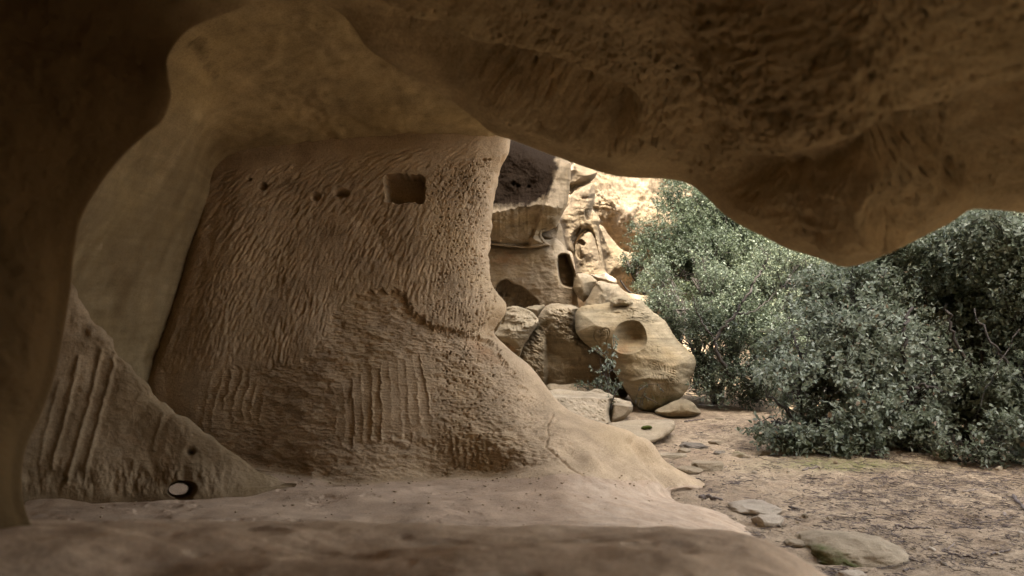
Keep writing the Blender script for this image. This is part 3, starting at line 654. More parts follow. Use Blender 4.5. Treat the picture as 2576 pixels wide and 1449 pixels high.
# ------------------------------------------------------------------ rocks from traced outlines: real distance, size and thickness
def outline_rock(name, poly, d, front, back=None, R=60, step=2.0, mat=None, feat=None, attrs=None, seed=1, jitter=1.2, tilt=(0, 0), nz=0.03, nf=3.0, per=7, pw=2.0, parent=None, soft=True):
    """closed solid: outline at distance d, bulging `front` metres towards and `back` metres away from the viewer"""
    back = front if back is None else back
    pl = smooth_closed(poly, per, jitter, seed) if soft else np.asarray(poly, float)
    lo, hi = pl.min(0), pl.max(0); c = (lo + hi) / 2
    xs = np.arange(lo[0] - step, hi[0] + 2 * step, step); ys = np.arange(lo[1] - step, hi[1] + 2 * step, step)
    U, V = np.meshgrid(xs, ys); nr_, nc_ = U.shape
    cc, _ = poly_sd(pl, np.stack([(U[:-1, :-1] + step / 2).ravel(), (V[:-1, :-1] + step / 2).ravel()], -1))
    keep = (cc > 0).reshape(nr_ - 1, nc_ - 1)
    sd, near = poly_sd(pl, np.stack([U.ravel(), V.ravel()], -1))
    pk = np.pad(keep, 1); cnt_ = pk[:-1, :-1].astype(int) + pk[1:, :-1] + pk[:-1, 1:] + pk[1:, 1:]
    used = (cnt_ > 0).ravel(); bord = ((cnt_ > 0) & (cnt_ < 4)).ravel()
    uu, vv = U.ravel().copy(), V.ravel().copy(); uu[bord] = near[bord, 0]; vv[bord] = near[bord, 1]; sd = np.where(bord, 0, np.maximum(sd, 0))
    t = 1 - np.clip(sd / R, 0, 1); prof = np.clip(1 - t ** pw, 0, 1) ** (1 / 2.0)
    base = d + tilt[0] * (uu - c[0]) + tilt[1] * (vv - c[1])
    w3 = P(uu, vv, base)
    nfr = nz * fbm(w3 * nf, 5, seed * 7 + 3, 0.52)
    edge = np.clip(sd / 8.0, 0, 1)
    f = feat(uu, vv, sd) if feat else 0
    df = base - front * prof - nfr * edge + f * edge
    db = base + back * prof + nfr * edge
    remap = np.full(nr_ * nc_, -1); remap[used] = np.arange(used.sum()); nu = used.sum()
    VF = P(uu[used], vv[used], df[used])
    inner = used & ~bord; rb = remap.copy(); rb[inner] = nu + np.arange(inner.sum())
    VB = P(uu[inner], vv[inner], db[inner])
    q = grid_faces(nr_, nc_, keep)
    A = {}
    if attrs:
        for k, fn in attrs.items():
            a = np.broadcast_to(fn(uu, vv, sd), uu.shape); A[k] = np.concatenate([a[used], a[inner]])
    return mesh_obj(name, np.concatenate([VF, VB]), [remap[q], rb[q][:, ::-1]], mat or M_BOULDER, parent, A)

def Z1(*p): return [(1195 + x * .2686, 314.5 + y * .2686) for x, y in p]
def Z2(*p): return [(1195 + x * .2822, 660.4 + y * .2822) for x, y in p]
def Z3(*p): return [(1572.3 + x * .3897, 974.8 + y * .3897) for x, y in p]
def ZC(*p): return [(1195 + x * .1519, 660.4 + y * .1519) for x, y in p]
def ZD(*p): return [(1433.9 + x * .1997, 742.1 + y * .1997) for x, y in p]

# --- big rounded boulder with a scooped hollow and carved letters
GL = {'F': [[(0,1),(0,0),(.6,0)],[(0,.45),(.5,.45)]], 'A': [[(0,1),(.35,0),(.7,1)],[(.15,.62),(.55,.62)]], 'M': [[(0,1),(.05,0),(.4,.6),(.75,0),(.8,1)]],
      'I': [[(0,0),(0,1)]], 'L': [[(0,0),(0,1),(.55,1)]], 'E': [[(.6,0),(0,0),(0,1),(.6,1)],[(0,.5),(.5,.5)]], 'N': [[(0,1),(0,0),(.65,1),(.65,0)]],
      'T': [[(0,0),(.7,0)],[(.35,0),(.35,1)]], 'U': [[(0,0),(0,.8),(.15,1),(.5,1),(.65,.8),(.65,0)]], 'S': [[(.6,.08),(.3,0),(.05,.2),(.2,.45),(.5,.55),(.6,.8),(.35,1),(0,.92)]],
      'D': [[(0,0),(0,1),(.35,.95),(.6,.7),(.6,.3),(.35,.05),(0,0)]]}
def text_strokes(s, x, y, h, slope, adv):
    out = []
    for ch in s:
        for st in GL[ch]: out.append([(x + a * h * 0.95, y + b * h + slope * a * h) for a, b in st])
        x += adv[0] if ch in 'IL' else adv[1]; y += slope * (adv[0] if ch in 'IL' else adv[1])
    return out
heart = ZD((392,655),(340,600),(305,535),(300,480),(318,440),(350,432),(380,445),(390,460),(408,430),(440,418),(480,430),(497,470),(490,530),(465,585),(425,635),(392,655))
carv = text_strokes('FAMILLE', *ZD((1038, 848))[0], 12.5, 0.33, (6.9, 10.2)) + text_strokes('ANTUNES', *ZD((1018, 980))[0], 12.0, 0.20, (7, 10.4))
fine_carv = [heart, ZD((355,470),(438,470)), ZD((392,470),(388,640)), ZD((470,465),(458,620)), ZD((430,515),(395,505),(362,525),(362,550),(395,560),(430,548))] + [ZD((1095,650),(1100,720)), ZD((1095,650),(1140,655)), ZD((1100,720),(1140,725))]
hollow = ZD((546,505),(578,415),(650,348),(760,316),(860,330),(930,398),(965,490),(972,570),(945,650),(880,705),(790,738),(690,745),(600,722),(545,662),(530,585))
def f_big(u, v, sd):
    m = soft_poly(hollow, u, v, 10)
    q = np.stack([u, v], -1); dist, _ = poly_sd(smooth_closed(hollow, 4), q)
    hol = 0.33 * m * np.sin(np.clip(dist / 36, 0, 1) * 1.5708) ** .8 * (1 - 0.55 * sstep(850, 890, v))
    hol = hol + 0.05 * gauss(u, v, 1555, 905, 34, 34)                     # worn run-off under the hollow
    f = hol
    f = f + 0.010 * np.sin((v - 0.10 * u + 4 * noise2(u / 40, v / 40, 401)) / 7.0) * sstep(860, 930, v)   # weathered bedding
    f = f + 0.012 * np.exp(-((v - (853 + 0.03 * (u - 1630))) / 2.6) ** 2) * sstep(1625, 1640, u) * (u < 1700)
    f = f + 0.022 * fbm(np.stack([(u + v) / 26, (v - 0.2 * u) / 8, 0 * u], -1), 4, 403, .6) * sstep(800, 770, v - 0.12 * (u - 1450)) * 1.0
    f = f - 0.12 * sstep(1520, 1450, u) * sstep(770, 835, v) * sstep(905, 850, v)                          # jutting shoulder left
    f = f + (0.0018 * (np.clip(u - 1560, 0, 200)) * sstep(900, 800, v) + 0.10 * sstep(955, 1010, v)) * sstep(0, 45, sd)
    f = f - 0.03 * np.exp(-(line_dist(ZD((640,1105),(860,1070),(1010,1040),(1200,1062)), u, v) / 5) ** 2) * .6
    for st in carv: f = f + 0.010 * np.exp(-(line_dist(st, u, v) / 1.05) ** 2)
    for i_, st in enumerate(fine_carv): f = f + (0.022 if i_ < 5 else 0.008) * np.exp(-(line_dist(st, u, v) / 1.1) ** 2)
    f = f + 0.03 * np.exp(-(line_dist(ZD((700,150),(790,190),(795,240),(778,290)), u, v) / 1.4) ** 2)
    return f
big = Z2((895,480),(908,425),(960,390),(1080,372),(1205,352),(1300,335),(1400,322),(1480,337),(1530,390),(1610,455),(1700,525),(1758,620),(1805,690),(1880,765),(1950,830),(1970,890),(1950,980),(1918,1040),(1912,1095),(1850,1190),(1760,1265),(1640,1330),(1500,1330),(1425,1262),(1335,1130),(1250,990),(1215,905),(1150,850),(1040,765),(950,690),(896,610))
M_BIG = sandstone('sandstone_big_boulder', (0.32, 0.255, 0.16), (0.225, 0.178, 0.105), (0.29, 0.205, 0.105), strata=0.30, grain=0.5, bump=0.4)
ob = outline_rock('carved_boulder', big, 10.2, .62, .9, R=75, step=1.0, mat=M_BIG, feat=f_big, seed=11, jitter=1.0, tilt=(-.0006, -.0012), nz=.03,
    attrs={'rust': lambda u, v, s: 0.2 * soft_poly(hollow, u, v, 18) + 0.4 * gauss(u, v, 1560, 900, 40, 40), 'moss': lambda u, v, s: 0.5 * sstep(960, 1010, v) + 0.35 * gauss(u, v, 1730, 860, 26, 60, 20), 'soot_shade': lambda u, v, s: 0.22 * gauss(u, v, 1680, 880, 40, 20, 10)})
tag(ob, 'big rounded boulder with a scooped hollow, a carved heart and carved letters', 'boulder')
lump = ZD((505,92),(530,45),(600,22),(690,18),(775,50),(800,95),(760,140),(690,150),(545,155))
o = outline_rock('rock', lump, 10.12, .22, .3, R=10, step=.9, seed=12, nz=.05, nf=7, attrs={'moss': lambda u, v, s: .35 + 0 * u})
tag(o, 'small knobbly block sitting on the top edge of the carved boulder', 'rock')

# --- middle boulder: sunny crown, undercut shaded face
mid = ZC((1030,960),(1060,870),(1105,790),(1180,715),(1310,675),(1450,690),(1600,705),(1730,760),(1690,800),(1665,860),(1660,960),(1670,1080),(1740,1180),(2000,1380),(2300,1600),(2480,1850),(2560,2150),(2300,2330),(1500,2330),(1080,2300),(1060,2050),(700,2000),(640,1700),(700,1440),(860,1220),(980,1080))
def f_mid(u, v, sd):
    crest = 822 + 0.42 * (u - 1373)                                        # line where the crown turns under
    under = sstep(0, 26, v - crest) * sstep(1366, 1380, u)
    f = 0.10 * under * sstep(0, 90, v - crest + 20) - 0.0022 * np.clip(crest - v, -60, 60)
    f = f - 0.18 * sstep(1378, 1366, u) * sstep(800, 900, v)
    f = f + 0.028 * fbm(np.stack([(u + v) / 16, (v - .6 * u) / 7, 0 * u], -1), 4, 411, .6) * (1 - under)
    return f
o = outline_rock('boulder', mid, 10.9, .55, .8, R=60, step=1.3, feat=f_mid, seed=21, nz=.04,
    attrs={'moss': lambda u, v, s: .2 * gauss(u, v, 1420, 900, 50, 40), 'soot_shade': lambda u, v, s: .12 * gauss(u, v, 1400, 900, 60, 40), 'pale': lambda u, v, s: .3 * sstep(840, 790, v)})  # crown painted paler as lit, undercut painted darker as shaded
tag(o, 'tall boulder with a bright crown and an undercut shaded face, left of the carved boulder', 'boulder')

# --- left boulder with a ledge
lefto = ZC((200,1250),(300,1170),(360,1130),(420,1000),(460,800),(560,735),(660,712),(760,735),(850,765),(960,830),(1050,930),(1055,985),(1020,1060),(930,1190),(820,1360),(740,1560),(640,1700),(400,1650),(200,1500))
def f_left(u, v, sd):
    ledge = 824 + 6 * noise2(u / 14, 0 * u, 421) - 14 * sstep(1300, 1345, u)
    f = 0.20 * sstep(ledge + 8, ledge - 10, v) - .0015 * (ledge - v)
    under = sstep(848, 862, v - 0.25 * (u - 1270)) * sstep(1300, 1270, u - 0.4 * (v - 850))
    return f + 0.28 * under + 0.02 * fbm(np.stack([u / 15, v / 6, 0 * u], -1), 4, 423, .6)
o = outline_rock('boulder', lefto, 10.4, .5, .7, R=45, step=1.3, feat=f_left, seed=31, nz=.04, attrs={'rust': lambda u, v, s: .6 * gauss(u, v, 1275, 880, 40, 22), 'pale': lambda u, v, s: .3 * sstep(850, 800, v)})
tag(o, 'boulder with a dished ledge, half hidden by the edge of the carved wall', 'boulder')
o = outline_rock('boulder', ZC((840,765),(940,720),(1080,703),(1150,705),(1130,780),(1090,860),(1060,960),(960,860)), 11.3, .3, .5, R=20, step=1.3, seed=33, nz=.03)
tag(o, 'small pale rock wedged between the two boulders left of the carved one', 'rock')
o = outline_rock('soil_bank', Z2((600,1290),(640,1095),(760,1088),(1000,1075),(1180,1110),(1330,1220),(1420,1260),(1420,1400),(600,1400)), 10.35, .3, .5, R=60, step=2, seed=34, nz=.05, mat=M_STONE)
tag(o, 'bank of sandy soil heaped under the boulders', 'soil bank')

# --- blocks behind
o = outline_rock('rock_block', ZC((1670,210),(1700,180),(1800,178),(1920,215),(2015,300),(1985,360),(1920,480),(1880,570),(1800,655),(1700,560),(1620,440)), 12.6, .35, .6, R=30, step=1.3, seed=41, nz=.05, attrs={'pale': lambda u, v, s: .4 * sstep(706, 694, v)})  # top painted paler to look sunlit
tag(o, 'angular block with a sunny top leaning left of a dark crack behind the boulders', 'rock')
o = outline_rock('rock_block', ZC((1800,760),(1860,600),(1920,490),(1990,370),(2010,320),(2080,305),(2250,345),(2370,365),(2440,440),(2560,510),(2800,540),(2960,545),(3000,640),(2900,900),(1820,900)), 12.0, .35, .6, R=26, step=1.3, seed=43, nz=.05,
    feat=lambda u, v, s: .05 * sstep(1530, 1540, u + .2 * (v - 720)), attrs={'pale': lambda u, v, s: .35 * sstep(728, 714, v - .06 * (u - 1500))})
tag(o, 'long low rock block just behind the carved boulder, right of the dark crack', 'rock')
o = outline_rock('rock_block', ZC((1920,200),(2040,200),(2170,168),(2240,215),(2340,280),(2330,370),(2200,380),(2050,320)), 13.2, .3, .5, R=18, step=1.2, seed=45, nz=.05, attrs={'pale': lambda u, v, s: .5 + 0 * u})
tag(o, 'pale sunlit rock shelf under the leaves, beyond the angular block', 'rock')

# --- neighbouring shelter: sooty overhang and the wall under it
roof_ = Z1((-300,60),(60,60),(400,130),(700,240),(860,310),(900,370),(892,480),(886,590),(872,700),(850,780),(800,870),(765,950),(690,990),(625,1010),(640,1060),(700,1115),(715,1130),(520,1150),(300,1140),(80,1112),(-300,1080))
def f_roof(u, v, sd):
    lip = np.interp(u, [1195, 1230, 1300, 1356, 1400, 1430], [545, 537, 522, 514, 520, 524]) + 4 * noise2(u / 12, 0 * u, 431)
    f = -.35 * np.exp(-np.abs(v - lip) / 40) + .45 * sstep(0, 70, v - lip) - .3 * sstep(360, 300, v)
    f = f + .04 * fbm(np.stack([u / 30, v / 9, 0 * u], -1), 4, 433, .6) * sstep(0, 20, v - lip)
    f = f - .18 * sstep(1392, 1402, u + .35 * (v - 430))
    for a, b, r in ((1291, 462, 5), (1303, 468, 4), (1330, 470, 3)): f = f + .12 * gauss(u, v, a, b, r, r)
    return f
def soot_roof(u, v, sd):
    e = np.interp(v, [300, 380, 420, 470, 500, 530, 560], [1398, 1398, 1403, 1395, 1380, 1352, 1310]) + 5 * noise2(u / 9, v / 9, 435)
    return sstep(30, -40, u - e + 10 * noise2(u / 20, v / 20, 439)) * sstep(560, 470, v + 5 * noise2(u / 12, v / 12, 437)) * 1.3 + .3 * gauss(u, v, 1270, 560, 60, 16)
o = outline_rock('rock_shelter', roof_, 12.4, .75, 1.5, R=55, step=1.3, feat=f_roof, seed=51, nz=.06, mat=M_SHELTER, attrs={'soot_shade': soot_roof, 'pale': lambda u, v, s: .15 * gauss(u, v, 1390, 505, 30, 14)})
tag(o, 'sooty black overhang of the next rock shelter beyond the carved wall', 'rock shelter', kind='thing')
panel = Z2((170,480),(190,215),(235,165),(290,152),(345,190),(420,215),(500,280),(560,340),(580,400),(580,480))
def f_low(u, v, sd):
    m = soft_poly(panel, u, v, 3)
    str_ = .02 * fbm(np.stack([(u + .25 * v) / 4, (v - .25 * u) / 45, 0 * u], -1), 4, 441, .6)
    f = m * (.28 + str_) + .010 * fbm(np.stack([u / 25, v / 10, 0 * u], -1), 4, 443, .6)
    for a, b, r in ((1276, 742, 4), (1258, 741, 4)): f = f + .10 * gauss(u, v, a, b, r, r)
    f = f + .95 * soft_poly(Z2((742,-60),(860,-60),(895,60),(902,150),(890,215),(840,222),(780,200),(750,140)), u, v, 4)
    f = f - .0012 * np.clip(u - 1300, -100, 140) + .03 * sstep(0, 10, v - 726 + .04 * (u - 1300))
    return f
low_ = Z1((-300,1040),(60,1060),(300,1080),(700,1070),(760,1060),(850,1150),(900,1260),(945,1390),(950,1500),(960,1600),(930,1900),(-300,1900))
o = outline_rock('shelter_wall', low_, 13.1, .5, 1.2, R=50, step=1.3, feat=f_low, seed=53, nz=.04, mat=M_SHELTER,
    attrs={'rust': lambda u, v, s: .55 * gauss(u, v, 1275, 650, 60, 30) + .2 * gauss(u, v, 1400, 640, 30, 30), 'soot_shade': lambda u, v, s: .42 * soft_poly(panel, u, v, 3) + .35 * gauss(u, v, 1428, 690, 14, 40) + .25 * gauss(u, v, 1375, 690, 14, 40)})  # oval hole's shadow painted in; panel and strip beside it toned darker
tag(o, 'brown rock wall with a dark arched panel and an oval hole, under the sooty overhang', 'rock wall', kind='thing')

# --- sunlit limb of rock, the block behind it and the rocks at its foot
o = outline_rock('rock_block', Z1((870,330),(940,330),(1040,390),(1130,430),(1145,450),(1100,520),(1040,560),(960,590),(890,650),(862,600),(880,520),(888,450),(850,480),(900,360)), 15.3, .5, 1.0, R=26, step=1.2, seed=61, nz=.05, mat=M_FAR_CLIFF,
   feat=lambda u, v, s: .0 * u + .25 * sstep(455, 470, v), attrs={'pale': lambda u, v, s: .6 * sstep(1442, 1432, u - .4 * (440 - v))})  # sunlight on the left edge painted as a paler tone
tag(o, 'rounded roof block with a bright left edge above the sunlit limb', 'rock', kind='thing')
limb = Z1((880,740),(905,665),(990,592),(1085,545),(1112,560),(1125,640),(1118,720),(1108,790),(1160,860),(1172,900),(1160,960),(1165,1040),(1180,1130),(1210,1300),(1225,1420),(1195,1420),(1150,1300),(1120,1130),(1090,1040),(1040,990),(970,1040),(935,1110),(935,1215),(910,1200),(860,1190),(830,1080),(815,960),(790,870))
def f_limb(u, v, sd):
    r = line_dist(Z1((985,620),(975,760),(970,900),(985,960)), u, v)
    f = .03 * np.exp(-(r / 3.0) ** 2) - .12 * np.exp(-((u - 1478) / 10) ** 2) * sstep(560, 500, v)
    f = f + .05 * np.exp(-((v - 499 + .1 * (u - 1475)) / 4) ** 2) * sstep(1458, 1464, u)
    pit_ = soft_poly(Z1((1030,795),(1095,790),(1098,850),(1085,885),(1045,890),(1030,850)), u, v, 3)
    f = f + .10 * pit_ + 0.006 * np.sin(v / 2.6 + noise2(u / 20, v / 20, 451) * 3)
    return f + .15 * soft_poly(Z1((905,1090),(900,1050),(930,990),(990,960),(960,1030),(935,1090)), u, v, 3)
o = outline_rock('rock_limb', limb, 14.6, .40, .8, R=22, step=1.0, feat=f_limb, seed=63, nz=.03, jitter=.8, mat=M_FAR_CLIFF, attrs={'pale': lambda u, v, s: .25 + 0 * u})
tag(o, 'sunlit tapering limb of pale rock with an eroded window, deep in the gap', 'rock', kind='thing')
o = outline_rock('rock_block', Z1((605,1015),(720,970),(775,900),(815,960),(838,1080),(865,1185),(830,1205),(775,1160),(735,1135),(700,1130),(620,1075)), 13.4, .35, .6, R=20, step=1.2, seed=65, nz=.05, mat=M_FAR_CLIFF)
tag(o, 'grey flank of rock dropping from the end of the overhang', 'rock')
o = outline_rock('limb_lit_edge', Z1((848,1180),(905,1195),(925,1260),(950,1400),(938,1405),(905,1310),(875,1240)), 13.9, .12, .3, R=10, step=.8, seed=66, nz=.02, mat=M_CLIFF)  # sliver in paler stone, added to draw the limb's sunlit edge
tag(o, 'thin pale sliver added for the sunlit edge of the limb, beside the oval hole', 'rock')
o = outline_rock('rock_block', Z1((930,1230),(940,1120),(1000,1030),(1060,980),(1110,1010),(1140,1100),(1180,1260),(1210,1340),(1260,1440),(1240,1520),(930,1520),(940,1400)), 14.5, .40, .8, R=28, step=1.2, seed=67, nz=.06, mat=M_FAR_CLIFF,
   feat=lambda u, v, s: .22 * soft_poly(Z1((945,1200),(950,1110),(990,1070),(1030,1100),(1020,1130),(985,1130),(1000,1200),(1030,1230),(980,1260)), u, v, 3))
tag(o, 'rough buttress of rock under the sunlit limb, with a dark cleft', 'rock')
o = outline_rock('rock_block', Z1((1150,940),(1200,950),(1290,1080),(1400,1180),(1500,1195),(1560,1280),(1520,1340),(1320,1420),(1240,1480),(1200,1320),(1170,1130)), 16.0, .5, .9, R=30, step=1.3, seed=69, nz=.07, mat=M_FAR_CLIFF, attrs={'pale': lambda u, v, s: .2 + 0 * u})
tag(o, 'sunlit sloping rock running down into the bushes right of the limb', 'rock')

# --- opposite side of the gorge: far cliff with an undercut, closing the view behind the bushes
FC = [  # (column, [ (row, distance) from rim to foot ])
 (1380,[(-500,27),(300,21.5),(420,20),(520,19.6),(580,19.8),(640,20.8),(760,21.2),(900,21.5)]),
 (1480,[(-500,27),(280,21.5),(400,20),(490,19.4),(560,19.6),(640,20.8),(760,21.2),(900,21.5)]),
 (1540,[(-500,27),(300,21.4),(420,19.9),(510,19.2),(560,19.6),(660,20.9),(760,21.2),(900,21.5)]),
 (1600,[(-480,27),(320,21.4),(440,19.8),(545,19.1),(600,19.6),(680,20.9),(760,21.2),(900,21.5)]),
 (1680,[(-420,27),(340,21.4),(450,19.9),(550,19.4),(640,19.8),(700,20.6),(770,21.2),(900,21.5)]),
 (1800,[(-300,27),(350,21.6),(450,20.3),(550,20.0),(640,20.2),(720,20.6),(790,21.2),(900,21.5)]),
 (2000,[(-150,27),(420,22),(500,21),(580,20.6),(660,20.6),(740,21),(800,21.2),(900,21.5)]),
 (2400,[(0,27),(470,22),(540,21.4),(600,21),(680,21),(750,21),(810,21.2),(900,21.5)]),
 (3200,[(100,24),(500,20),(560,19),(620,18.6),(690,18.5),(760,18.5),(830,18.6),(900,18.8)]),
 (5200,[(0,16),(450,13),(560,12.6),(640,12.4),(720,12.4),(790,12.4),(850,12.4),(960,12.4)]),
]
C = np.array([[P(c_, r_, d_) for r_, d_ in col_] for c_, col_ in FC])
G = catmull(catmull(C, [30, 60, 60, 60, 60, 60, 50, 50, 40], 0), [20, 40, 60, 50, 50, 40, 30], 1)
u, v = pix(G); N = grid_normals(G); ff = bool((N[200, 150] @ (np.array([0, 0, 3.0]) - G[200, 150])) < 0)
if ff: N = -N
G = G + N * (.25 * fbm(G * .6, 4, 471) + .10 * fbm(G * 2.2, 4, 473, .6) + .05 * fbm(G * np.array([5, 5, 2.5]), 3, 475, .6))[..., None]
o = grid_obj('gorge_cliff', G, M_FAR_CLIFF, ff, None, {'soot_shade': .35 * sstep(.1, .6, fbm(G * np.array([2.5, 2.5, .8]), 4, 477)), 'pale': .3 * sstep(0, .6, fbm(G * np.array([1.5, 1.5, 1.5]), 4, 479))})
tag(o, 'rough tan cliff on the far side of the gorge, behind the bushes', kind='structure')

# --- slabs and loose rocks on the ground
slab = Z2((560,1215),(640,1150),(690,1135),(760,1130),(900,1140),(1080,1155),(1210,1180),(1240,1200),(1215,1240),(1200,1340),(1195,1460),(1000,1480),(760,1440),(560,1380))
o = outline_rock('rock_slab', slab, 8.6, .22, .7, R=14, step=1.2, seed=71, nz=.025, mat=M_STONE, tilt=(.0008, -.006),
   feat=lambda u, v, s: -.45 * sstep(991 + .02 * (u - 1400), 1000 + .02 * (u - 1400), v) * 1.0 + .010 * fbm(np.stack([(u + v) / 12, (v - .5 * u) / 5, 0 * u], -1), 4, 481, .6), attrs={'rust': lambda u, v, s: .25 * sstep(995, 1005, v)})
tag(o, 'flat-topped reddish slab wedged beside the lit foot of the carved wall', 'rock slab')
o = outline_rock('rock_slab', Z2((1190,1460),(1200,1340),(1222,1230),(1250,1205),(1330,1225),(1385,1240),(1405,1275),(1395,1330),(1330,1400),(1260,1430)), 8.75, .25, .5, R=12, step=1.1, seed=73, nz=.03, mat=M_STONE,
   feat=lambda u, v, s: -.2 * sstep(1012, 1018, v - .12 * (u - 1540)))
tag(o, 'small tan block leaning on the right end of the flat-topped slab', 'rock slab')
o = outline_rock('rock', Z2((1010,1160),(1040,1140),(1075,1122),(1110,1130),(1160,1155),(1210,1178),(1190,1230),(1050,1220)), 9.0, .15, .3, R=10, step=1.1, seed=75, nz=.03, mat=M_STONE)
tag(o, 'pointed little rock peeping over the flat-topped slab', 'rock')
o = outline_rock('rock', Z2((1600,1330),(1680,1280),(1770,1235),(1860,1215),(1940,1250),(1985,1300),(2010,1350),(1900,1400),(1700,1400)), 9.6, .35, .5, R=26, step=1.3, seed=77, nz=.04, attrs={'moss': lambda u, v, s: .3 * sstep(1015, 1005, v)})
tag(o, 'low rounded rock bedded in the soil at the right foot of the carved boulder', 'rock')
flat = [(1500,1075),(1535,1064),(1575,1058),(1640,1056),(1692,1057),(1699,1072),(1690,1088),(1665,1104),(1640,1114),(1610,1118),(1575,1112),(1530,1100)]
fr_ = outline_rock('flat_rock', flat, 7.75, .28, .35, R=26, step=1.0, seed=79, nz=.02, tilt=(0, -.012), mat=M_STONE, attrs={'moss': lambda u, v, s: .15 * sstep(1680, 1600, u)})
tag(fr_, 'smooth boat-shaped rock with a tuft of moss, beside the lit slope', 'rock')
mv = []
outline_rock('moss', [(1612,1078),(1618,1072),(1628,1071),(1638,1073),(1640,1077),(1630,1080),(1622,1082)], 7.62, .10, .02, R=4, step=.6, seed=80, nz=.03, nf=30, parent=fr_,
   mat=sandstone('moss_green', (.13,.16,.03), (.07,.10,.02), (.11,.12,.03), bump=1.0, grain=1, fine=3))

# --- stones: faceted, half bedded in the ground
def stone(name, u, v, w, h, label=None, group=None, mat=None, dep=1.0, seed=0, cuts=6, moss=0., flat=.0, rot=None, cat='stone', nz=.10, sink=.25, z=None, n=40, yaw=0, mside=0.):
    """(u, v) foot of the visible front edge in pixels, w x h visible size in pixels"""
    r = np.random.default_rng(seed + 900)
    d = ground_d(v); X0 = d * (u - UC) / HFOV_F
    W = w * d / HFOV_F; D = W * dep; dpx = EYE * HFOV_F * (1 / d - 1 / (d + D)); Hh = max(h - .6 * dpx, .55 * h if h < 150 / 2.566 else .3 * h) * d / HFOV_F
    zz = float(ground_z(np.array(X0), np.array(d + D / 2))) if z is None else z
    th = np.linspace(0, math.pi, n); ph = np.linspace(0, 2 * math.pi, 2 * n, endpoint=False)
    T, Fi = np.meshgrid(th, ph, indexing='ij'); p = np.stack([np.sin(T) * np.cos(Fi), np.sin(T) * np.sin(Fi), np.cos(T)], -1)
    s = 1 / (np.abs(p) ** 3).sum(-1, keepdims=True) ** (1 / 3.); p = p * (.45 + .55 * s / s.max())
    p /= np.abs(p).max()
    for k in range(cuts):
        nrm_ = r.normal(size=3); nrm_[2] = abs(nrm_[2]) * .6; nrm_ /= np.linalg.norm(nrm_); off = r.uniform(.55, .82)
        q = p @ nrm_ - off; p = p - np.maximum(q, 0)[..., None] * nrm_ * .92
    if flat: p[..., 2] = np.minimum(p[..., 2], flat + .06 * noise2(p[..., 0] * 2, p[..., 1] * 2, seed))
    p = p * (1 + nz * fbm(p * 1.6 + seed, 4, seed, .55)[..., None])
    c, s_ = math.cos(yaw), math.sin(yaw); x, y = p[..., 0] * c - p[..., 1] * s_, p[..., 0] * s_ + p[..., 1] * c
    tot = Hh / (1 - sink)
    top = p[..., 2].max()
    V = np.stack([X0 + x * W / 2 / max(1e-6, np.abs(x).max()), d + D / 2 + y * D / 2, zz - sink * tot + (p[..., 2] + 1) / (top + 1) * tot], -1)
    a = np.arange(n * 2 * n).reshape(n, 2 * n); b = np.roll(a, -1, 1)
    F = np.stack([a[:-1], a[1:], b[1:], b[:-1]], -1).reshape(-1, 4)
    o = mesh_obj(name, V.reshape(-1, 3), F, mat or M_STONE, None, {'moss': (moss * np.clip(p[..., 2] + .3 * fbm(p * 3, 3, seed), 0, 1) + mside * sstep(.55, .9, -(p[..., 0] * .8 + p[..., 1] * .55))).ravel()})
    tag(o, label, cat, group); return o
def z3(x, y): return Z3((x, y))[0]
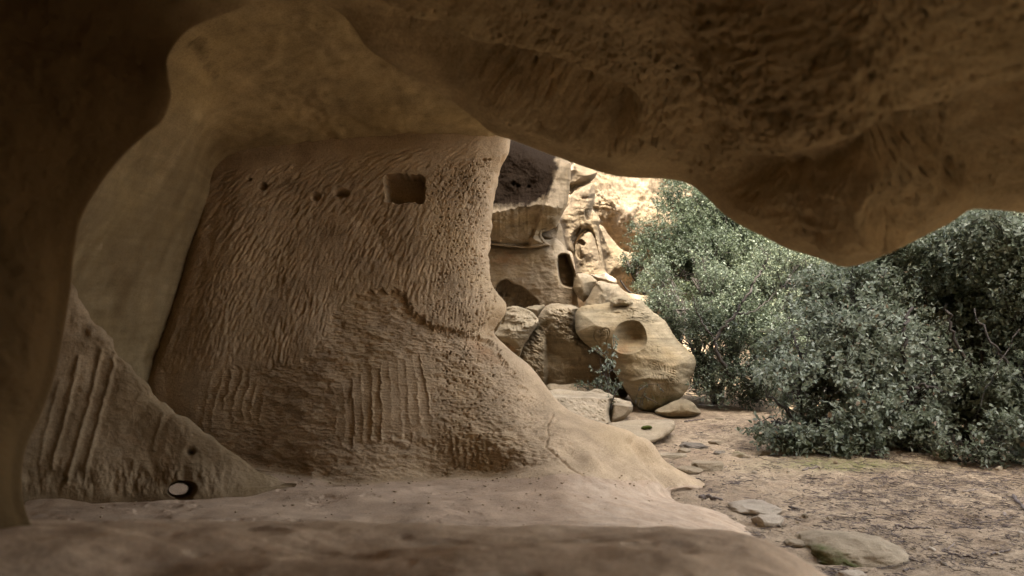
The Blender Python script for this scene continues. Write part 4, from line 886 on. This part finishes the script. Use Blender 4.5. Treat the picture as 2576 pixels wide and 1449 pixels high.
STN = [  # zoom x, foot y, width, height, label, material, options
 (455, 405, 190, 46, 'dark grey rough stone lying behind the greenish slab at the end of the slope', M_GREY, dict(seed=1, nz=.2)),
 (600, 385, 110, 30, 'flat pale stone touching the right of the dark grey one', M_STONE, dict(seed=2, flat=.4)),
 (385, 436, 96, 44, 'rounded tan stone rising behind the long greenish slab', M_STONE, dict(seed=3)),
 (310, 456, 240, 36, 'long greenish slab lying along the edge of the lit slope', M_STONE, dict(seed=4, flat=.35, moss=.4, dep=.5)),
 (622, 448, 92, 32, 'small dark olive stone between the greenish slab and the mossy mound', M_GREY, dict(seed=5, moss=.4)),
 (750, 462, 140, 46, 'low mossy mound of stone in front of the bush', M_STONE, dict(seed=6, moss=.6, dep=.7)),
 (905, 436, 130, 36, 'brown stone bedded under the left skirts of the near bush', M_STONE, dict(seed=7, dep=.7)),
 (1055, 438, 150, 46, 'rounded brown stone under the near bush, right of its neighbour', M_STONE, dict(seed=8, dep=.6)),
 (428, 546, 176, 58, 'smooth domed tan stone nearest the foot of the slope', M_STONE, dict(seed=9, moss=.2, dep=.8)),
 (565, 534, 240, 72, 'wedge-shaped stone with a brown front, right of the domed one', M_STONE, dict(seed=10, flat=.5, dep=.7)),
 (285, 525, 92, 58, 'pale stone half buried against the lit slope', M_STONE, dict(seed=12)),
 (890, 842, 350, 78, 'broad pale grey flagstone lying flat on the sand', M_PALE, dict(seed=13, flat=.25, dep=.8, nz=.12)),
 (935, 912, 240, 92, 'whitish block with a brown front leaning on the flagstone', M_PALE, dict(seed=14, flat=.55, dep=.7, sink=.2)),
 (1630, 1140, 730, 205, 'large smooth rock bedded in the sand, mossy on its lower left', M_STONE, dict(seed=15, dep=1.0, cuts=0, moss=.12, n=80, nz=.12, sink=.70, mside=.6)),
 (1490, 1235, 210, 66, 'pale rough stone at the bottom edge of the view', M_PALE, dict(seed=16, dep=.8)),
 (1125, 1028, 150, 52, 'low tan stone bedded beside the rock ledge', M_STONE, dict(seed=17, flat=.4, dep=.9)),
 (1326, 864, 46, 34, 'small two-toned pebble standing alone on the sand', M_STONE, dict(seed=18, n=18)),
 (1120, 892, 30, 20, 'tiny brown pebble right of the whitish block', M_STONE, dict(seed=19, n=14)),
 (1170, 850, 46, 32, 'rounded brown pebble behind the tiny brown one', M_STONE, dict(seed=20, n=18)),
 (1997, 1052, 60, 38, 'white pebble beside the long stick and the large bedded rock', M_PALE, dict(seed=21, n=20)),
 (1366, 500, 32, 22, 'tan pebble on the green patch of moss', M_STONE, dict(seed=22, n=14)),
 (2425, 552, 46, 26, 'tan pebble among the twigs under the right-hand bush', M_STONE, dict(seed=23, n=14)),
 (2580, 975, 70, 40, 'pale stone at the right edge of the view', M_PALE, dict(seed=24, n=20)),
 (1820, 488, 60, 16, 'flat tan stone at the far edge of the green moss', M_STONE, dict(seed=25, n=14, flat=.3)),
 (620, 208, 60, 14, 'flat stone on the path behind the boat-shaped rock', M_STONE, dict(seed=26, n=14, flat=.3)),
 (1110, 472, 80, 12, 'thin flat stone showing at the left end of the green moss', M_STONE, dict(seed=27, n=14, flat=.3)),
 (840, 548, 40, 16, 'whitish chip on the sand left of a heap of twigs', M_PALE, dict(seed=28, n=14)),
 (768, 462, 26, 12, 'tiny grey pebble touching the mossy mound', M_GREY, dict(seed=29, n=12)),
 (1580, 852, 40, 20, 'small pale stone between the pebble and the large bedded rock', M_STONE, dict(seed=30, n=14)),
 (2070, 1140, 44, 28, 'dark clod near the right end of the large bedded rock', M_GREY, dict(seed=31, n=14)),
]
for x, y, w, h, lab, mt, kw in STN:
    uu, vv = z3(x, y); kw.setdefault('dep', .9)
    stone('stone' if h > 34 else 'pebble', uu, vv, w * .3897, h * .3897, lab, 'loose stones on the sandy ground', mt, **kw)
# grit: countless small pebbles
r = np.random.default_rng(77); VV = []; FF = []
ico = np.array([(0,0,1),(.9,0,.45),(.28,.86,.4),(-.72,.53,.45),(-.72,-.53,.4),(.28,-.86,.45),(0,0,-.4)]); icf = np.array([(0,1,2),(0,2,3),(0,3,4),(0,4,5),(0,5,1),(6,2,1),(6,3,2),(6,4,3),(6,5,4),(6,1,5)])
n_ = 2600
yy = 3.6 + 5.2 * r.random(n_) ** 1.3; xx = r.uniform(.25, 5.5, n_) * (yy / 6.5); sz = .004 + .010 * r.random(n_) ** 3
ang_ = r.random(n_) * 6.28; ca, sa = np.cos(ang_), np.sin(ang_)
b_ = ico[None] * (1 + .3 * r.normal(size=(n_, 7, 1))) * sz[:, None, None] * np.array([1, 1, .7])
b_ = np.stack([b_[..., 0] * ca[:, None] - b_[..., 1] * sa[:, None], b_[..., 0] * sa[:, None] + b_[..., 1] * ca[:, None], b_[..., 2]], -1)
b_ += np.stack([xx, yy, ground_z(xx, yy) + .002], -1)[:, None]
o = mesh_obj('gravel', b_.reshape(-1, 3), (icf[None] + 7 * np.arange(n_)[:, None, None]).reshape(-1, 3), M_STONE, smooth=False)
tag(o, kind='stuff')

n_ = len(crumbs); sz = .003 + .009 * r.random(n_) ** 4
b_ = ico[None] * (1 + .35 * r.normal(size=(n_, 7, 1))) * sz[:, None, None] * np.array([1.2, 1, .6]) + (crumbs + [0, 0, .002])[:, None]
o = mesh_obj('rubble', b_.reshape(-1, 3), (icf[None] + 7 * np.arange(n_)[:, None, None]).reshape(-1, 3), M_WALL, smooth=False); tag(o, kind='stuff')
# ------------------------------------------------------------------ shrubs: stems, limbs and thousands of real leaves
def leaf_mat(name, cols, gloss=0.45, trans=0.42):
    m, nt, nd, ln, b = nodes_of(name)
    at = nd.new('ShaderNodeAttribute'); at.attribute_name = 'tone'
    r = ramp(nd, cols); ln.new(at.outputs['Fac'], r.inputs['Fac'])
    ln.new(r.outputs['Color'], b.inputs['Base Color']); b.inputs['Roughness'].default_value = gloss
    b.inputs['Specular IOR Level'].default_value = 0.5
    tr = nd.new('ShaderNodeBsdfTranslucent'); ln.new(r.outputs['Color'], tr.inputs['Color'])
    mx = nd.new('ShaderNodeMixShader'); mx.inputs[0].default_value = trans
    ln.new(b.outputs[0], mx.inputs[1]); ln.new(tr.outputs[0], mx.inputs[2]); ln.new(mx.outputs[0], nd['Material Output'].inputs['Surface'])
    return m
M_OAK = leaf_mat('leaf_grey_green', [(0, (.095, .112, .062)), (.45, (.182, .205, .135)), (.8, (.265, .288, .215)), (.955, (.27, .285, .20)), (.975, (.22, .15, .09)), (1, (.25, .18, .11))])
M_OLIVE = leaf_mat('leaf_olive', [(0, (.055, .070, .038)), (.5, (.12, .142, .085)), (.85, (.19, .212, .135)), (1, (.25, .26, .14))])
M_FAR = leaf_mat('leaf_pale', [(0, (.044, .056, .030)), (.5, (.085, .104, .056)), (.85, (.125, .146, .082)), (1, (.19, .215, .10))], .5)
def bark_mat():
    m, nt, nd, ln, b = nodes_of('bark'); geo = nd.new('ShaderNodeNewGeometry')
    n = nd.new('ShaderNodeTexNoise'); n.inputs['Scale'].default_value = 40; n.inputs['Detail'].default_value = 6; ln.new(geo.outputs['Position'], n.inputs['Vector'])
    r = ramp(nd, [(.3, (.022, .017, .013)), (.7, (.060, .048, .036))]); ln.new(n.outputs['Fac'], r.inputs['Fac']); ln.new(r.outputs['Color'], b.inputs['Base Color'])
    b.inputs['Roughness'].default_value = .9
    bp = nd.new('ShaderNodeBump'); bp.inputs['Strength'].default_value = .6; bp.inputs['Distance'].default_value = .01; ln.new(n.outputs['Fac'], bp.inputs['Height']); ln.new(bp.outputs[0], b.inputs['Normal'])
    return m
M_BARK = bark_mat()

def unit(a): return a / (np.linalg.norm(a, axis=-1, keepdims=True) + 1e-9)

def tubes(paths, radii, sides=5):
    """list of Nx3 paths with N radii -> verts, faces"""
    VV, FF, off = [], [], 0
    for pth, rad in zip(paths, radii):
        t = unit(np.gradient(pth, axis=0)); ref = np.where(np.abs(t[:, 2:3]) > .9, np.array([[1., 0, 0]]), np.array([[0, 0, 1.]]))
        a = unit(np.cross(t, ref)); b = np.cross(t, a)
        ph = np.linspace(0, 2 * math.pi, sides, endpoint=False)
        ring = pth[:, None] + rad[:, None, None] * (np.cos(ph)[None, :, None] * a[:, None] + np.sin(ph)[None, :, None] * b[:, None])
        n = len(pth); idx = np.arange(n * sides).reshape(n, sides) + off; nx = np.roll(idx, -1, 1)
        FF.append(np.stack([idx[:-1], nx[:-1], nx[1:], idx[1:]], -1).reshape(-1, 4)); VV.append(ring.reshape(-1, 3)); off += n * sides
    return np.concatenate(VV), np.concatenate(FF)

def bent(a, b, n, sag, r):
    t = np.linspace(0, 1, n)[:, None]; w = r.normal(size=(n, 3)).cumsum(0); w = w - w[0] - t * (w[-1] - w[0])
    return a + (b - a) * t + sag * w / math.sqrt(n) + np.array([0, 0, 1.]) * (sag * .8 * np.sin(t * math.pi))

def leaves(pos, direc, size, wr, r):
    """one folded oval leaf per position"""
    n = len(pos); x = unit(direc); up = unit(np.array([0, 0, 1.]) + .55 * r.normal(size=(n, 3)))
    y = unit(np.cross(up, x)); z = np.cross(x, y)
    L = size * r.uniform(.65, 1.2, n); W = L * wr * r.uniform(.8, 1.15, n); f = r.uniform(.05, .35, n)
    tpl = np.array([(0, 0, 0), (.32, .5, 1), (.74, .40, .8), (1, 0, -.1), (.74, -.40, .8), (.32, -.5, 1)])
    V = pos[:, None] + L[:, None, None] * tpl[None, :, 0:1] * x[:, None] + W[:, None, None] * tpl[None, :, 1:2] * y[:, None] + (W * f)[:, None, None] * tpl[None, :, 2:3] * z[:, None]
    F = np.array([(0, 1, 2, 3), (3, 4, 5, 0)])[None] + 6 * np.arange(n)[:, None, None]
    return V.reshape(-1, 3), F.reshape(-1, 4)

def shrub(name, roots, blobs, leaf, label, cat='bush', group=None, mat=None, dens=1.0, seed=1, thr=-.12, nf=2.1, per=9, twig=.15, limbs=10, wr=.56, tone=(0, 1), stem_r=.022, hole=None, bare=()):
    r = np.random.default_rng(seed)
    P0, D0 = [], []; paths, rads = [], []
    roots = [np.array([*P(u_, v_, ground_d(v_) if d_ is None else d_)]) for u_, v_, d_ in roots]
    for (bu, bv, bd, br) in blobs:
        c = P(bu, bv, bd); n = int(dens * 2.0 * 4 * math.pi * br * br / (leaf * leaf * wr * .7) / per)
        d = unit(r.normal(size=(n, 3))); rr = br * (1 - .55 * r.random(n) ** 1.6)
        p = c + d * rr[:, None] * np.array([1.08, 1.0, .92])
        k = (noise3(p * nf + seed * 3.1, seed) + .45 * noise3(p * nf * 2.7 + 9, seed + 1) > thr) & (p[:, 2] > .05)
        if hole is not None:
            uu, vv = pix(p)
            for (hu, hv, ha, hb) in hole: k &= ~((((uu - hu) / ha) ** 2 + ((vv - hv) / hb) ** 2 < 1) & (r.random(n) < .85))
        p, d = p[k], d[k]; P0.append(p); D0.append(unit(d + .5 * r.normal(size=d.shape) + np.array([0, 0, .25])))
        rt = roots[int(np.argmin([np.linalg.norm((c - q)[:2]) + .3 * r.random() for q in roots]))]
        pt = bent(rt, c, 9, .05 + .06 * br, r); paths.append(pt); rads.append(np.linspace(stem_r * (1 + .5 * br), stem_r * .35, 9))
        for q in (p[r.permutation(len(p))[:limbs]] if len(p) else []):
            s = pt[r.integers(4, 9)]; paths.append(bent(s, q, 6, .04, r)); rads.append(np.linspace(stem_r * .33, stem_r * .1, 6))
    p, d = np.concatenate(P0), np.concatenate(D0); n = len(p)
    # twigs of leaves: several leaves set along each
    t = np.tile(np.linspace(0, 1, per), (n, 1)) + .08 * r.normal(size=(n, per))
    side = unit(np.cross(d, r.normal(size=(n, 3)))); bend = .25 * twig * unit(r.normal(size=(n, 3)))
    pos = p[:, None] + twig * (t - .5)[..., None] * d[:, None] + (t ** 2)[..., None] * bend[:, None]
    phi = (np.arange(per) * 2.4)[None] + r.random((n, 1)) * 6.28
    b3 = np.cross(d, side); ld = .55 * d[:, None] + np.cos(phi)[..., None] * side[:, None] + np.sin(phi)[..., None] * b3[:, None] + .25 * r.normal(size=(n, per, 3))
    V, F = leaves(pos.reshape(-1, 3), ld.reshape(-1, 3), leaf, wr, r)
    tn = np.clip(.45 + .28 * noise3(p * 1.3, seed + 5)[:, None] + .18 * r.normal(size=(n, 1)) + .16 * r.normal(size=(n, per)), 0, .95)
    tn = np.where(r.random((n, per)) < .02, .99, tn); tn = tone[0] + (tone[1] - tone[0]) * tn
    for st, bd, br_ in bare:
        k = catmull(np.array([P(a, b, bd + .05 * r.normal()) for a, b in st]), [8] * (len(st) - 1), 0); k += .012 * r.normal(size=k.shape); paths.append(k); rads.append(np.linspace(br_, br_ * .4, len(k)))
    e = empty(name, tuple(roots[0])); tag(e, label, cat, group)
    # thin twig wood of a share of the twigs
    for i in r.permutation(n)[:int(min(n * .4, 1600))]:
        paths.append(np.array([p[i] - d[i] * twig * .9, p[i], p[i] + d[i] * twig * .5 + bend[i]])); rads.append(np.array([.0045, .0034, .002]))
    bv_, bf_ = tubes(paths, rads, 5)
    mesh_obj('branches', bv_, bf_, M_BARK, e)
    mesh_obj('foliage', V, F, mat or M_OAK, e, {'tone': np.repeat(tn.ravel(), 6)}, smooth=False)
    return e, n * per

NL = 0
GRP = 'evergreen shrubs growing in front of the gorge cliff'
def add(*a, **k):
    global NL
    e, n = shrub(*a, group=GRP, **k); NL += n; return e
add('shrub', [(2060,1120,None),(2130,1128,None)], [(2080,980,7.4,.50),(1990,985,7.25,.34),(2180,890,7.5,.50),(2050,850,7.7,.44),(2140,760,7.9,.46),(2260,1010,7.3,.34),(1975,1075,7.05,.22),(2080,1075,7.1,.30),(2180,1040,7.1,.32),(2000,900,7.6,.30),(1930,1000,7.2,.16),(2240,800,7.9,.42),(2040,760,8.1,.3),(1940,1060,7.2,.2),(2000,1110,6.95,.16),(2150,1100,7.0,.22),(2330,900,7.6,.36),(2360,980,7.4,.34),(2300,1060,7.2,.28),(2200,960,7.3,.32),(2090,1120,6.9,.14),(1985,800,8.0,.25)],
    .049, 'grey-green holm oak bush nearest the path, its skirts touching the sand', seed=501, dens=1.25, thr=-.3, hole=[(2300,990,40,60)])
add('shrub', [(2300,1110,7.6),(2440,1130,7.4),(2560,1140,7.2)], [(2400,640,8.0,.5),(2500,640,7.6,.55),(2550,570,7.3,.42),(2330,730,8.2,.45),(2440,780,8.0,.5),(2570,760,7.5,.55),(2590,900,7.4,.5),(2480,930,8.0,.42),(2660,680,7.2,.6),(2680,980,7.0,.55),(2560,1000,7.6,.34),(2480,1060,7.6,.22),(2380,1060,7.7,.2),(2590,1060,7.0,.3),(2500,1020,7.3,.32),(2420,1000,7.5,.3),(2560,980,7.1,.34),(2280,620,8.3,.4),(2200,680,8.5,.4),(2400,870,8.2,.36),(2330,830,8.2,.34),(2250,700,8.5,.4),(2420,560,8.3,.36)],
    .046, 'tall dark holm oak at the right, with bare trunks showing low down', seed=503, dens=1.25, thr=-.3, stem_r=.022, tone=(0, .92), hole=[(2330,990,34,70)], bare=[([(2290,1100),(2286,980),(2272,850),(2290,770)],7.15,.03),([(2288,980),(2340,972),(2410,1000)],7.1,.018),([(2480,1110),(2455,960),(2400,850),(2380,760)],7.2,.026),([(2330,1090),(2345,960),(2330,840)],7.3,.02),([(2576,960),(2500,870),(2450,780)],7.0,.016),([(2560,830),(2490,960),(2440,1080)],6.9,.006)])
add('shrub', [(2420,1165,None),(2500,1160,None),(2560,1150,None)], [(2500,1110,6.7,.22),(2570,1080,6.6,.28),(2420,1115,6.8,.18),(2640,1090,6.4,.32),(2330,1090,7.1,.20),(2470,1135,6.5,.14),(2380,1140,6.8,.11)],
    .046, 'low leafy shoots spreading over the twigs at the right edge', seed=505, dens=.8, stem_r=.008)
add('shrub', [(2190,1148,None)], [(2195,1128,6.85,.085)], .042, 'little oak seedling alone on the litter before the bushes', seed=506, dens=.8, stem_r=.006, limbs=4, thr=-.6, cat='plant')
add('shrub', [(1800,1015,None),(1900,1010,None)], [(1800,770,11.0,.62),(1750,870,10.9,.55),(1850,850,10.6,.62),(1830,950,10.3,.45),(1920,770,10.9,.62),(1950,890,10.2,.55),(1770,950,10.6,.34),(1700,780,11.3,.42),(1690,710,11.8,.42),(1990,690,11.2,.6),(1900,960,9.9,.35),(1660,740,12.0,.3),(1740,700,11.6,.45)],
    .034, 'dense dark bush behind the carved boulder, reaching the path', mat=M_OLIVE, seed=507, dens=.8, stem_r=.035, bare=[([(1845,960),(1800,860),(1850,790),(1905,700),(1930,650)],9.9,.028),([(1800,860),(1760,800),(1740,740)],10.1,.014),([(1850,790),(1900,780),(1950,740)],9.9,.012)])
add('shrub', [(1700,900,14.5),(1850,900,14.0)], [(1700,600,14.6,.85),(1765,530,14.8,.8),(1735,495,15.2,.6),(1850,620,14.2,1.0),(1820,550,14.7,.85),(1645,640,14.2,.5),(1600,690,13.8,.34),(1950,650,13.8,.9),(1720,680,13.9,.6),(1560,705,13.7,.2),(1580,665,14.0,.22),(1800,680,13.6,.8)],
    .040, 'pale green bush high on the slope, just in front of the far cliff', mat=M_FAR, seed=509, dens=.75, stem_r=.04)
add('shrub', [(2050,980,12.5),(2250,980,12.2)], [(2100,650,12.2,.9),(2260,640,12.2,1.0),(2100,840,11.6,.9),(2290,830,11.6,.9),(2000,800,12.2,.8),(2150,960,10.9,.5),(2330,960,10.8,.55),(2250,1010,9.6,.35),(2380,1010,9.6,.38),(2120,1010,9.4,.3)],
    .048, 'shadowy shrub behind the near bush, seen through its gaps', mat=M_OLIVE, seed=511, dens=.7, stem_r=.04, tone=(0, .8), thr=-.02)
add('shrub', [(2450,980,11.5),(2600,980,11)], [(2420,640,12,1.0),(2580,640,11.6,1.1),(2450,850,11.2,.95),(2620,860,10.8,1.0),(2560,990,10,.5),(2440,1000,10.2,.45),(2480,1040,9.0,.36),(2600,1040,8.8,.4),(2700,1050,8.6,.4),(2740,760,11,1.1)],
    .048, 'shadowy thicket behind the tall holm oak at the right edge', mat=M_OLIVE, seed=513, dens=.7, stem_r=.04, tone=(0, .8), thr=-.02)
add('shrub', [(1990,905,17),(2300,905,17)], [(1960,560,17.5,1.4),(2150,600,17.5,1.5),(2350,580,17.5,1.6),(2550,560,17,1.6),(1980,730,17,1.2),(2180,760,17,1.3),(2400,760,16.5,1.4),(2620,740,16,1.5)],
    .075, 'hazy green scrub at the foot of the gorge cliff, beyond the bushes', mat=M_FAR, seed=515, dens=.6, stem_r=.05)

# ------------------------------------------------------------------ sprig, stalks and grass by the boulders
def sprig(name, stems, d, leaf, n_leaf, label, mat, seed, wr=.5, cat='plant', spread=.05):
    r = np.random.default_rng(seed); paths, rads, pos, dr = [], [], [], []
    for st in stems:
        c = np.array([P(a, b, d + .02 * r.normal()) for a, b in st]); k = catmull(c, [6] * (len(c) - 1), 0); k[:, 1] += .03 * np.sin(np.linspace(0, 5, len(k)))
        paths.append(k); rads.append(np.linspace(.006, .002, len(k)))
        m = max(2, int(n_leaf * len(k) / 18))
        for q in r.integers(2, len(k), m):
            s = unit(r.normal(size=3) + np.array([0, -.3, .3])); tip = k[q] + s * spread * r.uniform(.6, 2.2)
            paths.append(np.array([k[q], (k[q] + tip) / 2 + .004, tip])); rads.append(np.array([.0022, .0018, .001]))
            for w in np.linspace(.35, 1, 5): pos.append(k[q] + (tip - k[q]) * w); dr.append(s + .8 * r.normal(size=3))
    e = empty(name, tuple(paths[0][0])); tag(e, label, cat)
    v_, f_ = tubes(paths, rads, 5); mesh_obj('stem', v_, f_, M_BARK, e)
    if n_leaf:
        V, F = leaves(np.array(pos), np.array(dr), leaf, wr, r); mesh_obj('foliage', V, F, mat, e, {'tone': np.repeat(np.clip(.5 + .2 * r.normal(size=len(pos)), 0, .95), 6)}, smooth=False)
    return e
sprig('sprig', [ZD((495,1260),(492,1120),(500,960),(520,800),(545,640),(540,530)), ZD((480,1240),(470,1060),(455,860),(458,720),(470,620)), ZD((470,1060),(400,960),(290,935)), ZD((458,760),(370,700),(290,672)), ZD((500,960),(560,950),(605,935)), ZD((400,1200),(385,940),(378,740))],
      9.35, .042, 8, 'slender leafy sprig standing against the shaded side of the carved boulder', M_OAK, 601, .5)
sprig('grass_tuft', [ZD((560,1260),(600,1190),(650,1105)), ZD((540,1330),(570,1230),(600,1150)), ZD((530,1440),(535,1340),(575,1230)), ZD((515,1440),(520,1380),(530,1300))], 8.35, .05, 5, 'thin yellow-green grass blades in front of the flat-topped slab', M_FAR, 603, .2)
sprig('dry_stalks', [ZD((870,1400),(930,1240),(1005,1070)), ZD((905,1390),(930,1300),(960,1210)), ZD((830,1360),(840,1290),(870,1130)), ZD((930,1270),(1040,1330),(1110,1370)), ZD((870,1200),(1000,1130),(1200,1115)), ZD((1180,1220),(1140,1170),(1100,1140))], 9.25, .03, 4, 'dry branching stalks at the foot of the carved boulder', M_FAR, 605, .4)
sprig('low_plant', [ZD((560,1300),(500,1210),(430,1170)), ZD((480,1270),(420,1180),(330,1130)), ZD((430,1260),(330,1170),(220,1100)), ZD((250,1200),(160,1160),(90,1160)), ZD((560,1270),(590,1190),(560,1100)), ZD((380,1240),(360,1140),(300,1060))], 9.55, .04, 16, 'straggling low green plant on the soil between the slab and the boulders', M_OLIVE, 607, .45)
sprig('creeping_plant', [Z2((1900,1130),(1980,1080),(2060,1060)), Z2((1880,1170),(2000,1180),(2120,1150)), Z2((1960,1230),(2080,1190),(2200,1200)), Z2((1990,1270),(2150,1275),(2260,1270))], 9.3, .035, 12, 'bare arching shoots and scattered leaves right of the carved boulder', M_OLIVE, 609, .45)

# ------------------------------------------------------------------ twigs and litter
def bark_light(name, a, b_):
    m, nt, nd, ln, b = nodes_of(name); at = nd.new('ShaderNodeAttribute'); at.attribute_name = 'tone'
    r = ramp(nd, [(0, a), (1, b_)]); ln.new(at.outputs['Fac'], r.inputs['Fac']); ln.new(r.outputs['Color'], b.inputs['Base Color']); b.inputs['Roughness'].default_value = .9; return m
M_TWIG = bark_light('dry_twig', (.045, .03, .024), (.19, .14, .105))
M_STICK = bark_light('weathered_stick', (.07, .05, .04), (.26, .20, .15))
r = np.random.default_rng(701)
paths, rads, tones = [], [], []
n_t = 0
while n_t < 13000:
    d_ = 3.7 + 4.9 * r.random() ** 1.2; u_ = r.uniform(1560, 2750); v_ = VH + HFOV_F * EYE / d_
    dens = .10 + .9 * float(sstep(1850, 2250, u_ + 160 * noise2(np.array(u_ / 120), np.array(v_ / 60), 703))) * float(sstep(1470, 1300, v_)) * float(sstep(1110, 1170, v_))
    dens += .55 * float(sstep(.05, .45, noise2(np.array(u_ / 90), np.array(v_ / 35), 705)))
    if u_ < 1720 + (v_ - 1220) * .9 and v_ > 1180: dens *= .15
    dens *= .25 + 1.5 * float(sstep(-.1, .5, noise2(np.array(u_ / 45), np.array(v_ / 14), 707)))
    if r.random() > dens: continue
    x_, y_ = d_ * (u_ - UC) / HFOV_F, d_
    if x_ < .45: continue
    L_ = .010 + .10 * r.random() ** 2.8; a_ = r.normal(0, 1.0) + (0 if r.random() < .7 else 1.3)
    z_ = float(ground_z(np.array(x_), np.array(y_))) + .004 + .006 * r.random()
    k = np.linspace(-.5, .5, 4)[:, None]; dr = np.array([math.cos(a_), math.sin(a_), r.normal(0, .06)])
    pt = np.array([x_, y_, z_]) + k * L_ * dr + L_ * .10 * r.normal(size=(4, 3)) * np.array([1, 1, .2])
    paths.append(pt); q = .0007 + .0022 * r.random() ** 2; rads.append(np.array([.7, 1, 1, .6]) * q); tones.append(r.random() ** 1.4); n_t += 1
v_, f_ = tubes(paths, rads, 3)
o = mesh_obj('twig_litter', v_, f_, M_TWIG, None, {'tone': np.repeat(tones, 12)}); tag(o, kind='stuff')
n_ = 1500
yy = 4.0 + 5.2 * r.random(n_); xx = (.15 + .52 * r.random(n_) ** .7) * yy; k = xx > .55; xx, yy = xx[k], yy[k]; n_ = len(xx)
pos = np.stack([xx, yy, ground_z(xx, yy) + .006], -1); dr = np.stack([r.normal(size=n_), r.normal(size=n_), .15 * r.normal(size=n_)], -1)
V, F = leaves(pos, dr, .019, .5, r)
o = mesh_obj('leaf_litter', V, F, M_STICK, None, {'tone': np.repeat(r.random(n_), 6)}, smooth=False); tag(o, kind='stuff')

def stick(pts, rad, label, tone=.3, mat=None, name='stick', seed=1):
    r = np.random.default_rng(seed + 40); c = []
    for k, (a, b) in enumerate(pts):
        d = ground_d(b); x, y = d * (a - UC) / HFOV_F, d; c.append((x, y, float(ground_z(np.array(x), np.array(y))) + rad * .9))
    k = catmull(np.array(c), [7] * (len(c) - 1), 0); k += rad * .5 * r.normal(size=k.shape)
    rr = rad * np.linspace(1, .55, len(k)) * (1 + .15 * r.normal(size=len(k))); rr[0] *= .6; rr[-1] *= .4
    v_, f_ = tubes([k], [np.abs(rr)], 7)
    n = len(v_); f_ = [f_, np.array([[0, 6, 5, 4], [4, 3, 2, 1]]) ]
    o = mesh_obj(name, v_, f_, mat or M_STICK, None, {'tone': np.full(n, tone)}); tag(o, label, 'stick', 'fallen sticks on the sandy ground'); return o
STK = [
 (Z3((482,735),(550,738),(628,742)), .017, 'short thick piece of broken wood beside the lit slope', .25),
 (Z3((385,222),(450,214),(518,212)), .010, 'dark stick on the far path behind the boat-shaped rock', .1),
 (Z3((2500,700),(2540,745),(2590,800)), .013, 'dark thick stick pointing in from the right edge', .12),
 (Z3((2430,830),(2455,815),(2482,785)), .010, 'pale bent stick left of the dark one at the right edge', .8),
 (Z3((2050,1055),(2150,1078),(2275,1102)), .007, 'long dark stick beside the white pebble', .15),
 (Z3((1145,548),(1200,536),(1255,528)), .010, 'grey stick lying along the green moss', .5),
 (Z3((670,598),(760,606),(880,600)), .006, 'thin stick lying across the bare sand, left of the green moss', .15),
 (Z3((2450,462),(2510,455),(2575,440)), .016, 'pale bare branch under the shoots at the right edge', .95),
 (Z3((1060,770),(1080,778),(1105,786)), .009, 'stub of dark wood behind the flagstone', .1),
 (Z3((1795,1172),(1830,1165),(1870,1160)), .006, 'thin stick below the large bedded rock', .2),
 (Z3((1740,892),(1850,900),(1990,905)), .008, 'forked dark twig behind the large bedded rock', .15),
 (Z3((1585,606),(1650,603),(1705,600)), .007, 'thin dark stick in the middle of the twig litter', .15),
 (Z3((2180,682),(2270,672),(2370,655)), .007, 'pale thin stick among the densest twigs', .8),
 (Z3((2360,1080),(2430,1062),(2485,1048)), .007, 'slanting stick near the right edge, beyond the long dark one', .3),
 (Z3((425,583),(470,588),(522,592)), .007, 'dark stick touching the toe of the lit slope', .15),
 (Z3((1305,683),(1400,678),(1490,668)), .006, 'long thin grey stick left of the densest twigs', .4),
 (Z3((2060,1040),(2090,1028),(2130,1000)), .006, 'light twig leaning against the white pebble', .75),
]
for k, (pts, rd, lab, tn) in enumerate(STK): stick(pts, rd, lab, tn, seed=k)
print('LEAVES', NL)
